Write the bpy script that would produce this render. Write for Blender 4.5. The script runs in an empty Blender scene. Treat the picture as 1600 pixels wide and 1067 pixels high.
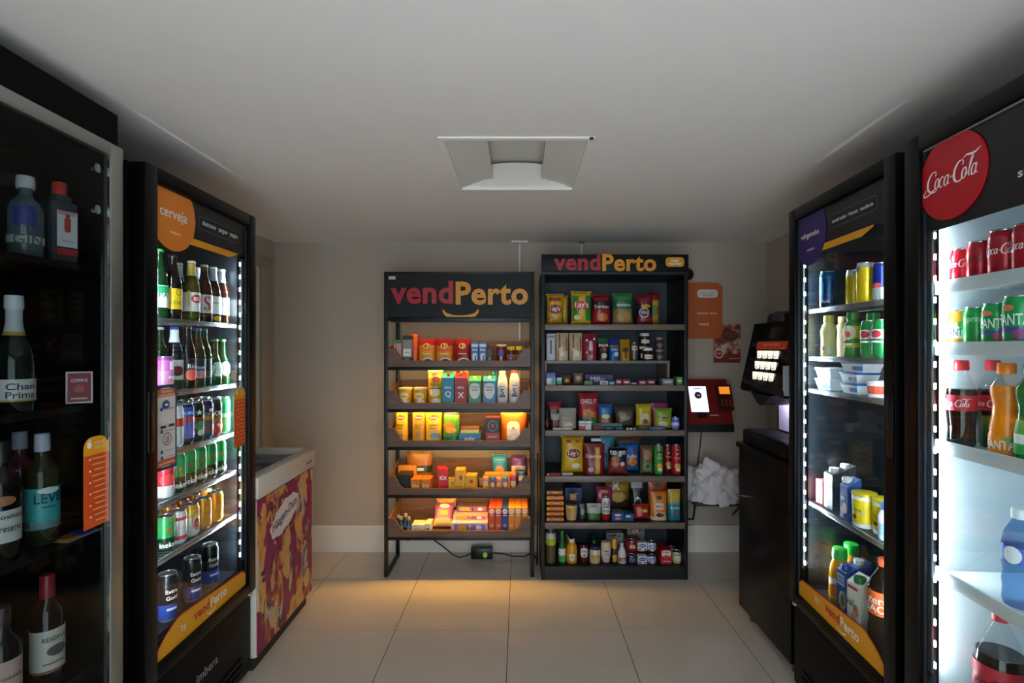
import bpy, bmesh, math, random
from mathutils import Vector, Matrix, noise
R = math.radians
sc = bpy.context.scene
col = sc.collection
random.seed(7)

# ------------------------------------------------------------------ camera, world, exposure
F, CX, CY, EYE = 800.0, 812.0, 543.0, 1.5          # focal length and vanishing point in pixels of the 1600 px frame, eye height
cam = bpy.data.cameras.new('camera')
co = bpy.data.objects.new('camera', cam)
col.objects.link(co)
cam.sensor_width = 36.0
cam.lens = 36.0 * F / 1600.0
cam.shift_x = -(CX - 800.0) / 1600.0
cam.shift_y = (CY - 533.5) / 1600.0
cam.clip_start = 0.02
co.location = (0, 0, EYE)
co.rotation_euler = (R(90), 0, 0)
sc.camera = co
world = bpy.data.worlds.new('world')
sc.world = world
world.use_nodes = True
world.node_tree.nodes['Background'].inputs[0].default_value = (0.80, 0.91, 1.0, 1)
world.node_tree.nodes['Background'].inputs[1].default_value = 2.15
sc.view_settings.view_transform = 'Standard'
sc.view_settings.look = 'None'
sc.view_settings.gamma = 1
sc.view_settings.use_curve_mapping = False
sc.view_settings.exposure = 0.86
LED_W = 300.0       # emission of the white cooler strips
LED_K = 125.0       # emission of the drinks cooler strips
LED_A = 60.0       # emission of the amber tray strips

# ------------------------------------------------------------------ materials
def lin(h):
    if not isinstance(h, str): return h
    h = h.lstrip('#')
    if len(h) == 3: h = ''.join(c * 2 for c in h)
    o = []
    for i in (0, 2, 4):
        c = int(h[i:i + 2], 16) / 255
        o.append(c / 12.92 if c <= .04045 else ((c + .055) / 1.055) ** 2.4)
    return (*o, 1)
_mats = {}
def new_mat(name):
    m = bpy.data.materials.new(name); m.use_nodes = True
    nt = m.node_tree
    return m, nt, nt.nodes['Principled BSDF'], nt.nodes['Material Output']
def M(c, rough=.45, metal=0, emit=0, var=0, bump=0, scale=30, spec=.5):
    k = ('M', c, rough, metal, emit, var, bump, scale, spec)
    if k in _mats: return _mats[k]
    m, nt, b, o = new_mat('paint_' + str(c).strip('#'))
    b.inputs['Base Color'].default_value = lin(c); b.inputs['Roughness'].default_value = rough
    b.inputs['Metallic'].default_value = metal; b.inputs['Specular IOR Level'].default_value = spec
    if emit:
        b.inputs['Emission Color'].default_value = lin(c); b.inputs['Emission Strength'].default_value = emit
    if var or bump:
        tc = nt.nodes.new('ShaderNodeTexCoord'); n = nt.nodes.new('ShaderNodeTexNoise')
        n.inputs['Scale'].default_value = scale; n.inputs['Detail'].default_value = 4
        nt.links.new(tc.outputs['Object'], n.inputs['Vector'])
        if var:
            mx = nt.nodes.new('ShaderNodeMix'); mx.data_type = 'RGBA'
            cl = lin(c)
            mx.inputs[6].default_value = tuple(v * (1 - var) for v in cl[:3]) + (1,)
            mx.inputs[7].default_value = tuple(min(1, v * (1 + var)) for v in cl[:3]) + (1,)
            nt.links.new(n.outputs[0], mx.inputs[0]); nt.links.new(mx.outputs[2], b.inputs['Base Color'])
        if bump:
            bp = nt.nodes.new('ShaderNodeBump'); bp.inputs['Strength'].default_value = bump; bp.inputs['Distance'].default_value = .01
            nt.links.new(n.outputs[0], bp.inputs['Height']); nt.links.new(bp.outputs[0], b.inputs['Normal'])
    _mats[k] = m
    return m
def RAMP(stops, h, rough=.35, metal=0, soft=False):
    """printed bands up the height of a package: stops = [(height fraction, colour)]"""
    stops = tuple(stops)
    k = ('R', stops, round(h, 4), rough, metal, soft)
    if k in _mats: return _mats[k]
    m, nt, b, o = new_mat('print_bands')
    tc = nt.nodes.new('ShaderNodeTexCoord'); sp = nt.nodes.new('ShaderNodeSeparateXYZ'); dv = nt.nodes.new('ShaderNodeMath'); dv.operation = 'DIVIDE'
    dv.inputs[1].default_value = h
    cr = nt.nodes.new('ShaderNodeValToRGB'); cr.color_ramp.interpolation = 'LINEAR' if soft else 'CONSTANT'
    el = cr.color_ramp.elements
    while len(el) < len(stops): el.new(.5)
    for e, (p, c) in zip(el, sorted(stops)):
        e.position = p
    for e, (p, c) in zip(el, sorted(stops)):
        e.color = lin(c)
    nt.links.new(tc.outputs['Object'], sp.inputs[0]); nt.links.new(sp.outputs[2], dv.inputs[0]); nt.links.new(dv.outputs[0], cr.inputs[0])
    nt.links.new(cr.outputs[0], b.inputs['Base Color'])
    b.inputs['Roughness'].default_value = rough; b.inputs['Metallic'].default_value = metal
    _mats[k] = m
    return m
def TINT(c, body=.6, rough=.06):
    """bottle glass, PET or liquid: part see-through in the colour, part glossy surface"""
    k = ('T', c, body, rough)
    if k in _mats: return _mats[k]
    m, nt, b, o = new_mat('clear_' + c.strip('#'))
    b.inputs['Base Color'].default_value = lin(c); b.inputs['Roughness'].default_value = rough
    t = nt.nodes.new('ShaderNodeBsdfTransparent'); cl = lin(c)
    t.inputs[0].default_value = tuple(.25 + .75 * v for v in cl[:3]) + (1,)
    x = nt.nodes.new('ShaderNodeMixShader'); x.inputs[0].default_value = body
    nt.links.new(t.outputs[0], x.inputs[1]); nt.links.new(b.outputs[0], x.inputs[2]); nt.links.new(x.outputs[0], o.inputs[0])
    _mats[k] = m
    return m
def GLASS(tint=(.93, .96, .95), refl=1.0):
    k = ('G', tint, refl)
    if k in _mats: return _mats[k]
    m, nt, b, o = new_mat('pane_glass')
    nt.nodes.remove(b)
    t = nt.nodes.new('ShaderNodeBsdfTransparent'); t.inputs[0].default_value = (*tint, 1)
    g = nt.nodes.new('ShaderNodeBsdfGlossy'); g.inputs['Roughness'].default_value = .01
    f0 = nt.nodes.new('ShaderNodeLayerWeight'); f0.inputs[0].default_value = .5
    f = nt.nodes.new('ShaderNodeMath'); f.operation = 'POWER'; f.inputs[1].default_value = 4.5
    mu = nt.nodes.new('ShaderNodeMath'); mu.operation = 'MULTIPLY_ADD'; mu.inputs[1].default_value = .55 * refl; mu.inputs[2].default_value = .02 * refl
    nt.links.new(f0.outputs['Facing'], f.inputs[0])
    x = nt.nodes.new('ShaderNodeMixShader')
    nt.links.new(f.outputs[0], mu.inputs[0]); nt.links.new(mu.outputs[0], x.inputs[0])
    nt.links.new(t.outputs[0], x.inputs[1]); nt.links.new(g.outputs[0], x.inputs[2]); nt.links.new(x.outputs[0], o.inputs[0])
    _mats[k] = m
    return m
def WOOD(c1, c2, scale=3.0, stretch=(1, 12, 12), rough=.45):
    k = ('W', c1, c2, scale, stretch, rough)
    if k in _mats: return _mats[k]
    m, nt, b, o = new_mat('wood_grain')
    tc = nt.nodes.new('ShaderNodeTexCoord'); mp = nt.nodes.new('ShaderNodeMapping'); mp.inputs['Scale'].default_value = stretch
    n = nt.nodes.new('ShaderNodeTexNoise'); n.inputs['Scale'].default_value = scale; n.inputs['Detail'].default_value = 6; n.inputs['Distortion'].default_value = .6
    cr = nt.nodes.new('ShaderNodeValToRGB'); cr.color_ramp.elements[0].color = lin(c1); cr.color_ramp.elements[1].color = lin(c2)
    cr.color_ramp.elements[0].position = .3; cr.color_ramp.elements[1].position = .7
    nt.links.new(tc.outputs['Object'], mp.inputs[0]); nt.links.new(mp.outputs[0], n.inputs['Vector']); nt.links.new(n.outputs[0], cr.inputs[0])
    nt.links.new(cr.outputs[0], b.inputs['Base Color']); b.inputs['Roughness'].default_value = rough
    _mats[k] = m
    return m
BLACK = M('#070809', .5, var=.2, spec=.15)
BLACKG = M('#040506', .32, spec=.2)
STEEL = M('#c9ccd0', .25, 1)
WHITEP = M('#e9e9e6', .4)

# ------------------------------------------------------------------ mesh helpers
class MB:
    def __init__(s): s.v = []; s.f = []
    def add(s, vs, fs):
        n = len(s.v); s.v += [tuple(p) for p in vs]; s.f += [tuple(i + n for i in f) for f in fs]; return s
    def box(s, x0, x1, y0, y1, z0, z1, b=0):
        if b:
            bm = bmesh.new(); bmesh.ops.create_cube(bm, size=1)
            for v in bm.verts:
                v.co = Vector(((x0 + x1) / 2 + v.co.x * (x1 - x0), (y0 + y1) / 2 + v.co.y * (y1 - y0), (z0 + z1) / 2 + v.co.z * (z1 - z0)))
            bmesh.ops.bevel(bm, geom=bm.edges[:], offset=b, segments=2, affect='EDGES', profile=.5)
            bm.verts.index_update()
            s.add([v.co for v in bm.verts], [[v.index for v in f.verts] for f in bm.faces]); bm.free(); return s
        return s.add([(x0, y0, z0), (x1, y0, z0), (x1, y1, z0), (x0, y1, z0), (x0, y0, z1), (x1, y0, z1), (x1, y1, z1), (x0, y1, z1)],
                     [(3, 2, 1, 0), (4, 5, 6, 7), (0, 1, 5, 4), (1, 2, 6, 5), (2, 3, 7, 6), (3, 0, 4, 7)])
    def lathe(s, prof, n=24, c=(0, 0, 0), cap=True):
        vs = []; fs = []
        for r, z in prof:
            for i in range(n):
                a = 2 * math.pi * i / n; vs.append((c[0] + r * math.cos(a), c[1] + r * math.sin(a), c[2] + z))
        for j in range(len(prof) - 1):
            for i in range(n):
                k = (i + 1) % n; fs.append((j * n + i, j * n + k, (j + 1) * n + k, (j + 1) * n + i))
        if cap:
            fs.append(tuple(range(n - 1, -1, -1))); m = (len(prof) - 1) * n; fs.append(tuple(m + i for i in range(n)))
        return s.add(vs, fs)
    def tube(s, pts, r, n=8):
        pts = [Vector(p) for p in pts]; vs = []; fs = []
        up = Vector((0, 0, 1))
        for i, p in enumerate(pts):
            t = (pts[min(i + 1, len(pts) - 1)] - pts[max(i - 1, 0)]).normalized()
            a = t.cross(up)
            if a.length < .05: a = t.cross(Vector((1, 0, 0)))
            a.normalize(); b = t.cross(a)
            for k in range(n):
                q = 2 * math.pi * k / n; vs.append(p + a * r * math.cos(q) + b * r * math.sin(q))
        for i in range(len(pts) - 1):
            for k in range(n):
                l = (k + 1) % n; fs.append((i * n + k, i * n + l, (i + 1) * n + l, (i + 1) * n + k))
        fs.append(tuple(range(n - 1, -1, -1))); fs.append(tuple((len(pts) - 1) * n + k for k in range(n)))
        return s.add(vs, fs)
    def prism(s, poly, axis, a0, a1):
        """extrude a 2-D outline along an axis; outline is (x,z) for 'y', (y,z) for 'x', (x,y) for 'z'"""
        def P(p, a): return {'y': (p[0], a, p[1]), 'x': (a, p[0], p[1]), 'z': (p[0], p[1], a)}[axis]
        n = len(poly)
        return s.add([P(p, a0) for p in poly] + [P(p, a1) for p in poly],
                     [tuple(range(n)), tuple(range(2 * n - 1, n - 1, -1))] + [(i, i + n, (i + 1) % n + n, (i + 1) % n) for i in range(n)])
    def build(s, name, mat, parent=None, smooth=False, loc=None):
        me = bpy.data.meshes.new(name); me.from_pydata(s.v, [], s.f); me.update()
        bm = bmesh.new(); bm.from_mesh(me)
        if not getattr(s, 'flat', False): bmesh.ops.recalc_face_normals(bm, faces=bm.faces)
        bm.to_mesh(me); bm.free()
        if smooth:
            me.shade_smooth()
            me.set_sharp_from_angle(angle=R(40))
        if mat: me.materials.append(mat)
        return obj(name, me, parent, loc)
def obj(name, data, parent=None, loc=None):
    o = bpy.data.objects.new(name, data); col.objects.link(o)
    if parent is not None: o.parent = parent
    if loc is not None: o.location = loc
    return o
def box(name, mat, parent, *d, b=0): return MB().box(*d, b=b).build(name, mat, parent, smooth=b > 0)
def thing(name, label, cat, loc=(0, 0, 0), rz=0, group=None):
    o = obj(name, None, None, loc); o.rotation_euler = (0, 0, rz); o.empty_display_size = .05
    return tag(o, label, cat, group)
def tag(o, label, cat, group=None):
    o['label'] = label; o['category'] = cat
    if group: o['group'] = group
    return o
def struct(o):
    o['kind'] = 'structure'; return o

_txt = {}
def text_geo(s, bold=.0):
    k = (s, bold)
    if k not in _txt:
        cu = bpy.data.curves.new('t', 'FONT'); cu.body = s; cu.resolution_u = 3; cu.offset = bold; cu.size = 1
        if bold > .02: cu.space_character = 1.06
        cu.align_x = 'CENTER'
        o = bpy.data.objects.new('t', cu); me = bpy.data.meshes.new_from_object(o)
        vs = [v.co.copy() for v in me.vertices]; fs = [tuple(p.vertices) for p in me.polygons]
        bpy.data.objects.remove(o); bpy.data.curves.remove(cu); bpy.data.meshes.remove(me)
        xs = [v.x for v in vs] or [0, 1]; ys = [v.y for v in vs] or [0, 1]
        cx = (min(xs) + max(xs)) / 2; cy = (min(ys) + max(ys)) / 2
        _txt[k] = ([(v.x - cx, v.y - cy) for v in vs], fs, max(xs) - min(xs), max(ys) - min(ys))
    return _txt[k]
def script_geo():
    """hand-drawn flowing script of the red soda lettering, as pen strokes with swelling width"""
    def arc(cx, cy, rx, ry, a0, a1, n=14, w=.05):
        return [(cx + rx * math.cos(R(a0 + (a1 - a0) * i / n)), cy + ry * math.sin(R(a0 + (a1 - a0) * i / n)),
                 w * (.55 + .75 * abs(math.cos(R(a0 + (a1 - a0) * i / n))))) for i in range(n + 1)]
    S = []
    def bigC(x):
        S.append([(x + .52, .62, .02)] + arc(x + .44, .72, .11, .16, -20, 120, 8, .045) + arc(x + .42, .42, .34, .47, 105, 300, 18, .10))
    bigC(-.05)
    S.append([(-.02, .12, .05), (-.14, -.08, .07), (-.1, -.2, .06), (.1, -.2, .06), (.35, -.1, .07), (.6, -.12, .06), (.75, -.06, .02)])
    def o(x): S.append(arc(x, .24, .12, .24, 60, 430, 20, .07))
    def c(x): S.append(arc(x, .24, .12, .24, 50, 310, 16, .07))
    def a(x):
        S.append(arc(x, .24, .12, .24, 40, 400, 20, .07)); S.append([(x + .13, .48, .05), (x + .12, .2, .07), (x + .16, .03, .06), (x + .26, .06, .03)])
    o(.66); c(.96); a(1.25); S.append([(1.5, .3, .05), (1.62, .34, .06)])
    bigC(1.62)
    S.append([(2.1, .92, .02), (2.3, 1.02, .07), (2.55, .98, .09), (2.8, .98, .09), (3.05, 1.12, .03)])
    o(2.32); S.append([(2.5, .1, .03), (2.62, .4, .05), (2.72, .85, .05), (2.66, .95, .04), (2.6, .7, .07), (2.58, .2, .08), (2.64, .02, .05), (2.72, .08, .03)])
    a(2.86)
    vs = []; fs = []
    for st in S:
        b = len(vs)
        for i, (x, y, w) in enumerate(st):
            p = st[max(i - 1, 0)]; q = st[min(i + 1, len(st) - 1)]
            dx, dy = q[0] - p[0], q[1] - p[1]; l = math.hypot(dx, dy) or 1
            nx, ny = -dy / l * w / 2, dx / l * w / 2
            for sx, sy in ((x + nx, y + ny), (x - nx, y - ny)): vs.append((sx + .22 * sy, sy))
        for i in range(len(st) - 1): fs.append((b + 2 * i, b + 2 * i + 1, b + 2 * i + 3, b + 2 * i + 2))
    xs = [v[0] for v in vs]; ys = [v[1] for v in vs]
    cx = (min(xs) + max(xs)) / 2; cy = (min(ys) + max(ys)) / 2
    return ([(x - cx, y - cy) for x, y in vs], fs, max(xs) - min(xs), max(ys) - min(ys))
_txt['SODA'] = script_geo()

def decals(parent, wrap, specs, off0=.0008, rough=.4, rows=1):
    """flat print wrapped on a surface; wrap(x, z, off) -> point. specs in metres:
       ('e',x,z,rx,rz,c) ellipse  ('r',x,z,w,h,c) rectangle  ('q',x,z,w,h,c) rounded rectangle  ('t',x,z,w,text,c[,maxh]) lettering
       ('s',x,z,r,c) star  ('a',xs,bot,top,c) area between two curves  ('o',x,z,rx,rz,t,c) ring"""
    made = []
    for i, sp in enumerate(specs):
        off = off0 + .0005 * i; k = sp[0]; mb = MB(); mb.flat = True; nm = 'print'
        def area(xs, bot, top):
            n = len(xs)
            mb.add([wrap(x, bot(x) + (top(x) - bot(x)) * k_ / rows, off) for k_ in range(rows + 1) for x in xs], [(q_ * n + j, q_ * n + j + 1, q_ * n + j + 1 + n, q_ * n + j + n) for q_ in range(rows) for j in range(n - 1)])
        if k == 'e':
            _, x, z, rx, rz, c = sp; nm = 'logo'
            xs = [x - rx * math.cos(math.pi * j / 14) for j in range(15)]
            g = lambda q: rz * math.sqrt(max(0, 1 - ((q - x) / rx) ** 2))
            area(xs, lambda q: z - g(q), lambda q: z + g(q))
        elif k == 'r':
            _, x, z, w, h, c = sp
            xs = [x - w / 2 + w * j / 8 for j in range(9)]; area(xs, lambda q: z - h / 2, lambda q: z + h / 2)
        elif k == 'q':
            _, x, z, w, h, c = sp; r = min(w, h) * .35
            xs = sorted(set([x - w / 2 + r * (1 - math.cos(math.pi / 2 * j / 5)) for j in range(6)] + [x + w / 2 - r * (1 - math.cos(math.pi / 2 * j / 5)) for j in range(6)] + [x]))
            def g(q):
                e = max(0, abs(q - x) - (w / 2 - r)); return h / 2 - r + math.sqrt(max(0, r * r - e * e))
            area(xs, lambda q: z - g(q), lambda q: z + g(q))
        elif k == 'a':
            _, xs, bo, to, c = sp; area(xs, bo, to)
        elif k == 'o':
            _, x, z, rx, rz, t, c = sp; nm = 'logo'; n = 24
            vs = []
            for j in range(n):
                a = 2 * math.pi * j / n
                vs += [wrap(x + rx * math.cos(a), z + rz * math.sin(a), off), wrap(x + (rx - t) * math.cos(a), z + (rz - t) * math.sin(a), off)]
            mb.add(vs, [(2 * j, 2 * ((j + 1) % n), 2 * ((j + 1) % n) + 1, 2 * j + 1) for j in range(n)])
        elif k == 's':
            _, x, z, r, c = sp; nm = 'star'
            ps = [(x + (r if j % 2 == 0 else r * .42) * math.sin(math.pi * j / 5), z + (r if j % 2 == 0 else r * .42) * math.cos(math.pi * j / 5)) for j in range(10)]
            mb.add([wrap(x, z, off)] + [wrap(px, pz, off) for px, pz in ps], [(0, j + 1, (j + 1) % 10 + 1) for j in range(10)])
        elif k == 't':
            _, x, z, w, s, c = sp[:6]; nm = 'lettering'
            g = _txt['SODA'] if s == 'SODA' else text_geo(s, .032 if s in ('vend', 'Perto') else .012)
            sx = w / g[2]; sz = sx
            if len(sp) > 6: sz = sp[6] / g[3]
            mb.add([wrap(x + p[0] * sx, z + p[1] * sz, off) for p in g[0]], g[1])
        made.append(mb.build(nm, c if not isinstance(c, str) else M(c, rough), parent))
    return made
def sticker(name, parent, wrap, base, off0=.0008):
    o = decals(parent, wrap, [base], off0)[0]; o.name = name; o.data.name = name
    return o
def flatwrap(y=0, x0=0, z0=0): return lambda x, z, o: (x0 + x, y - o, z0 + z)

# ------------------------------------------------------------------ the room
XL, XR, YB, YF, ZC = -1.80, 1.82, 3.766, -.5, 2.272
WALL = M('#b9ad9d', .75, var=.05, bump=.05, scale=60)
CEIL = M('#f0ece8', .85, var=.02, scale=12)
fl = struct(obj('floor', None)); fl['label'] = 'polished beige porcelain tile floor'
g = box('grout_bed', M('#2e2822', .8), fl, XL, XR, YF, YB, -.06, -.0025)
TILE = []
for k in range(3):
    m, nt, b, o = new_mat('polished_tile')
    tc = nt.nodes.new('ShaderNodeTexCoord'); n = nt.nodes.new('ShaderNodeTexNoise'); n.inputs['Scale'].default_value = 3; n.inputs['Detail'].default_value = 8
    mp = nt.nodes.new('ShaderNodeMapping'); mp.inputs['Location'].default_value = (k * 3.1, k, 0)
    cr = nt.nodes.new('ShaderNodeValToRGB'); cr.color_ramp.elements[0].color = lin('#d2c6b6'); cr.color_ramp.elements[1].color = lin('#dcd1c3')
    nt.links.new(tc.outputs['Object'], mp.inputs[0]); nt.links.new(mp.outputs[0], n.inputs['Vector']); nt.links.new(n.outputs[0], cr.inputs[0]); nt.links.new(cr.outputs[0], b.inputs['Base Color'])
    b.inputs['Roughness'].default_value = .1
    TILE.append(m)
T = .6
tx = [-.06 + T * i for i in range(-4, 5)]; ty = [2.72 + T * j for j in range(-8, 3)]
meshes = {}
for i in range(len(tx) - 1):
    for j in range(len(ty) - 1):
        x0, x1 = max(tx[i], XL), min(tx[i + 1], XR); y0, y1 = max(ty[j], YF), min(ty[j + 1], YB)
        if x1 - x0 < .02 or y1 - y0 < .02: continue
        MB().box(x0 + .0018, x1 - .0018, y0 + .0018, y1 - .0018, -.02, 0).build('tile', TILE[(i * 2 + j) % 3], fl)

# ceiling with the opening of the recessed luminaire
lx0, lx1, ly0, ly1 = -.293, .268, 1.885, 2.50
mb = MB()
for a, b_, c, d in ((XL, XR, YF, ly0), (XL, XR, ly1, YB), (XL, lx0, ly0, ly1), (lx1, XR, ly0, ly1)): mb.box(a, b_, c, d, ZC, ZC + .2)
struct(mb.build('ceiling', CEIL))['label'] = 'white plastered ceiling'
struct(box('wall_back', WALL, None, XL - .1, XR + .1, YB, YB + .1, 0, ZC))['label'] = 'taupe painted back wall'
mb = MB()
for a, b_, c, d in ((XL - .1, -.85, 0, ZC), (.9, XR + .1, 0, ZC), (-.85, .9, 2.12, ZC)): mb.box(a, b_, YF - .1, YF, c, d)  # unseen wall added so the ceiling darkens towards both sides
struct(mb.build('added_front_wall', WALL))['label'] = 'unseen taupe wall added behind the viewer, its opening narrowed to dim the side ceiling'
struct(box('wall_right', WALL, None, XR, XR + .1, YF, YB, 0, ZC))['label'] = 'taupe painted wall behind the drinks coolers'
# left wall with a door opening close to the corner
dy0, dy1, dz = 2.62, 3.56, 2.06
mb = MB()
for a, b_, c, d in ((YF, dy0, 0, ZC), (dy1, YB, 0, ZC), (dy0, dy1, dz, ZC)): mb.box(XL - .1, XL, a, b_, c, d)
struct(mb.build('wall_left', WALL))['label'] = 'taupe painted wall with a door'
DOORM = M('#a79a88', .5, var=.04, scale=8)
d = struct(obj('door_1', None)); d['label'] = 'beige door beside the chest freezer'
box('door_leaf', DOORM, d, XL - .06, XL - .025, dy0 + .01, dy1 - .01, .005, dz - .01)
box('casing', DOORM, d, XL - .005, XL + .02, dy1 - .01, dy1 + .14, 0, dz + .07, b=.004)
box('casing', DOORM, d, XL - .005, XL + .02, dy0 - .08, dy0 + .01, 0, dz + .07, b=.004)
box('casing', DOORM, d, XL - .005, XL + .021, dy0 - .08, dy1 + .14, dz - .01, dz + .07, b=.004)
BB = M('#ece5da', .45)
struct(MB().box(XL + .03, XR, YB - .016, YB, 0, .198, b=.003).build('baseboard_back', BB))['label'] = 'white baseboard along the back wall'
struct(MB().box(XR - .016, XR, YF, YB - .02, 0, .198, b=.003).build('baseboard_right', BB))['label'] = 'white baseboard beneath the coffee corner wall'

# recessed luminaire, switched off
lw = M('#f2f0ea', .55); lr = M('#e2e1da', .6)
L = thing('ceiling_light', 'square recessed white ceiling light with a vaulted middle, switched off', 'ceiling light', ((lx0 + lx1) / 2, (ly0 + ly1) / 2, ZC))
hx, hy = (lx1 - lx0) / 2, (ly1 - ly0) / 2
for a, b_, c, d_ in ((-hx - .008, hx + .008, -hy - .01, -hy + .012), (-hx - .008, hx + .008, hy - .012, hy + .01), (-hx - .008, -hx + .014, -hy + .012, hy - .012), (hx - .014, hx + .008, -hy + .012, hy - .012)):
    box('frame_bar', lw, L, a, b_, c, d_, -.006, .012)
mb = MB(); n = 14                                       # vaulted housing
prof = [(hx * math.cos(math.pi * i / n), .02 + .075 * math.sin(math.pi * i / n) ** .6) for i in range(n + 1)]
vs = [(x, -hy, z) for x, z in prof] + [(x, hy, z) for x, z in prof]
mb.add(vs, [(i, i + 1, i + n + 2, i + n + 1) for i in range(n)]); mb.flat = True
mb.build('vault', lr, L, smooth=True)
for s in (-1, 1):                                       # sloping end plates under the vault
    mb = MB(); mb.flat = True
    m_ = 16
    xs = [-hx + 2 * hx * i / m_ for i in range(m_ + 1)]
    mb.add([(x, s * hy, .004) for x in xs] + [(x, s * (hy - .15 * (1 - .25 * (x / hx) ** 2) * (1 if abs(x) < hx * .62 else .75)), .012 + .065 * (1 - (x / hx) ** 2) ** .5) for x in xs],
           [(i, i + 1, i + m_ + 2, i + m_ + 1) for i in range(m_)])
    mb.build('end_plate', lw, L)
for s in (-1, 1):                                       # curved lamp shields at both sides
    mb = MB(); pr = [(s * (hx - .012 - .155 * t), .004 + .028 * math.sin(math.pi * .5 * t) * (1 if t < 1 else 1)) for t in [i / 8 for i in range(9)]]
    pr2 = [(x, z + .012) for x, z in reversed(pr)]
    mb.prism(pr + pr2, 'y', -hy + .012, hy - .012); mb.build('lamp_shield', lr, L, smooth=True)
box('clip', M('#222', .5), L, hx - .012, hx + .002, -hy - .014, -hy - .004, -.009, -.003)

# conduit and ceiling plate
t = thing('cable_conduit', 'thin white cable conduit dropping from a ceiling plate behind the tray rack', 'conduit', (.0, YB - .02, 0))
box('ceiling_plate', WHITEP, t, -.06, .06, -.05, .0, ZC - .012, ZC)
box('pipe', WHITEP, t, -.006, .006, .0, .0195, .95, ZC - .012)
t = thing('cable_conduit', 'thin conduit above the header of the black gondola shelf', 'conduit', (.452, YB - .02, 0))
box('ceiling_plate', M('#55524e', .6), t, -.02, .02, -.02, .0, ZC - .01, ZC)
box('pipe', WHITEP, t, -.006, .006, .0, .0195, 1.9, ZC - .01)

# ------------------------------------------------------------------ coolers
def logo_vend(parent, wrap, x, z, w, c1, c2, smile=True):
    """two-tone shop lettering with a smile under the tall p"""
    a = text_geo('vend', .032); b_ = text_geo('Perto', .032); s = w / (a[2] + b_[2] + .08)
    xa = x - w / 2 + a[2] * s / 2; xb = x + w / 2 - b_[2] * s / 2
    decals(parent, wrap, [('t', xa, z + (a[3] - .5) * s * .12, a[2] * s, 'vend', c1), ('t', xb, z, b_[2] * s, 'Perto', c2)])
    if smile:
        x0 = x - .02 * w; r = .13 * w; zz = z - .55 * s
        pts = [x0 - r + 2 * r * i / 12 for i in range(13)]
        f = lambda q: zz - .05 * w * math.sqrt(max(0, 1 - ((q - x0) / r) ** 2))
        decals(parent, wrap, [('a', [p + .03 * w for p in pts], lambda q: f(q - .03 * w) - .016 * w, lambda q: f(q - .03 * w) + .012 * w, c2)])

def led_strip(parent, x, y0, z0, z1, n, side, strength, name='led_strip'):
    """aluminium channel on the jamb with a lit lens and single bright diodes, aimed into the cabinet"""
    s = MB().box(-.006, 0, -.011, .011, z0, z1).build(name, M('#9aa0a4', .3, .8), parent)
    s.location = (x, y0, 0); s.rotation_euler = (0, 0, R(90))
    ln = box('lens', M('#dcefff', .3, emit=strength * .3), s, .0, .004, -.0035, .0035, z0 + .01, z1 - .01)
    ln.data.materials.append(M('#dcefff', .3, emit=6))
    for p in ln.data.polygons:
        if p.normal.x < .9: p.material_index = 1
    me = None
    for i in range(n):
        z = z0 + .02 + (z1 - z0 - .04) * i / (n - 1)
        if me is None:
            o = MB().box(.0041, .009, -.007, .007, -.008, .008).build('led', M('#f0f8ff', .3, emit=strength * 1.8), s); me = o.data
            me.materials.append(M('#f0f8ff', .3, emit=14))          # translucent package around the diode glows weaker
            for p in me.polygons:
                if p.normal.x < .9: p.material_index = 1
        else: o = obj('led', me, s)
        o.location = (0, 0, z)

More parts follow.
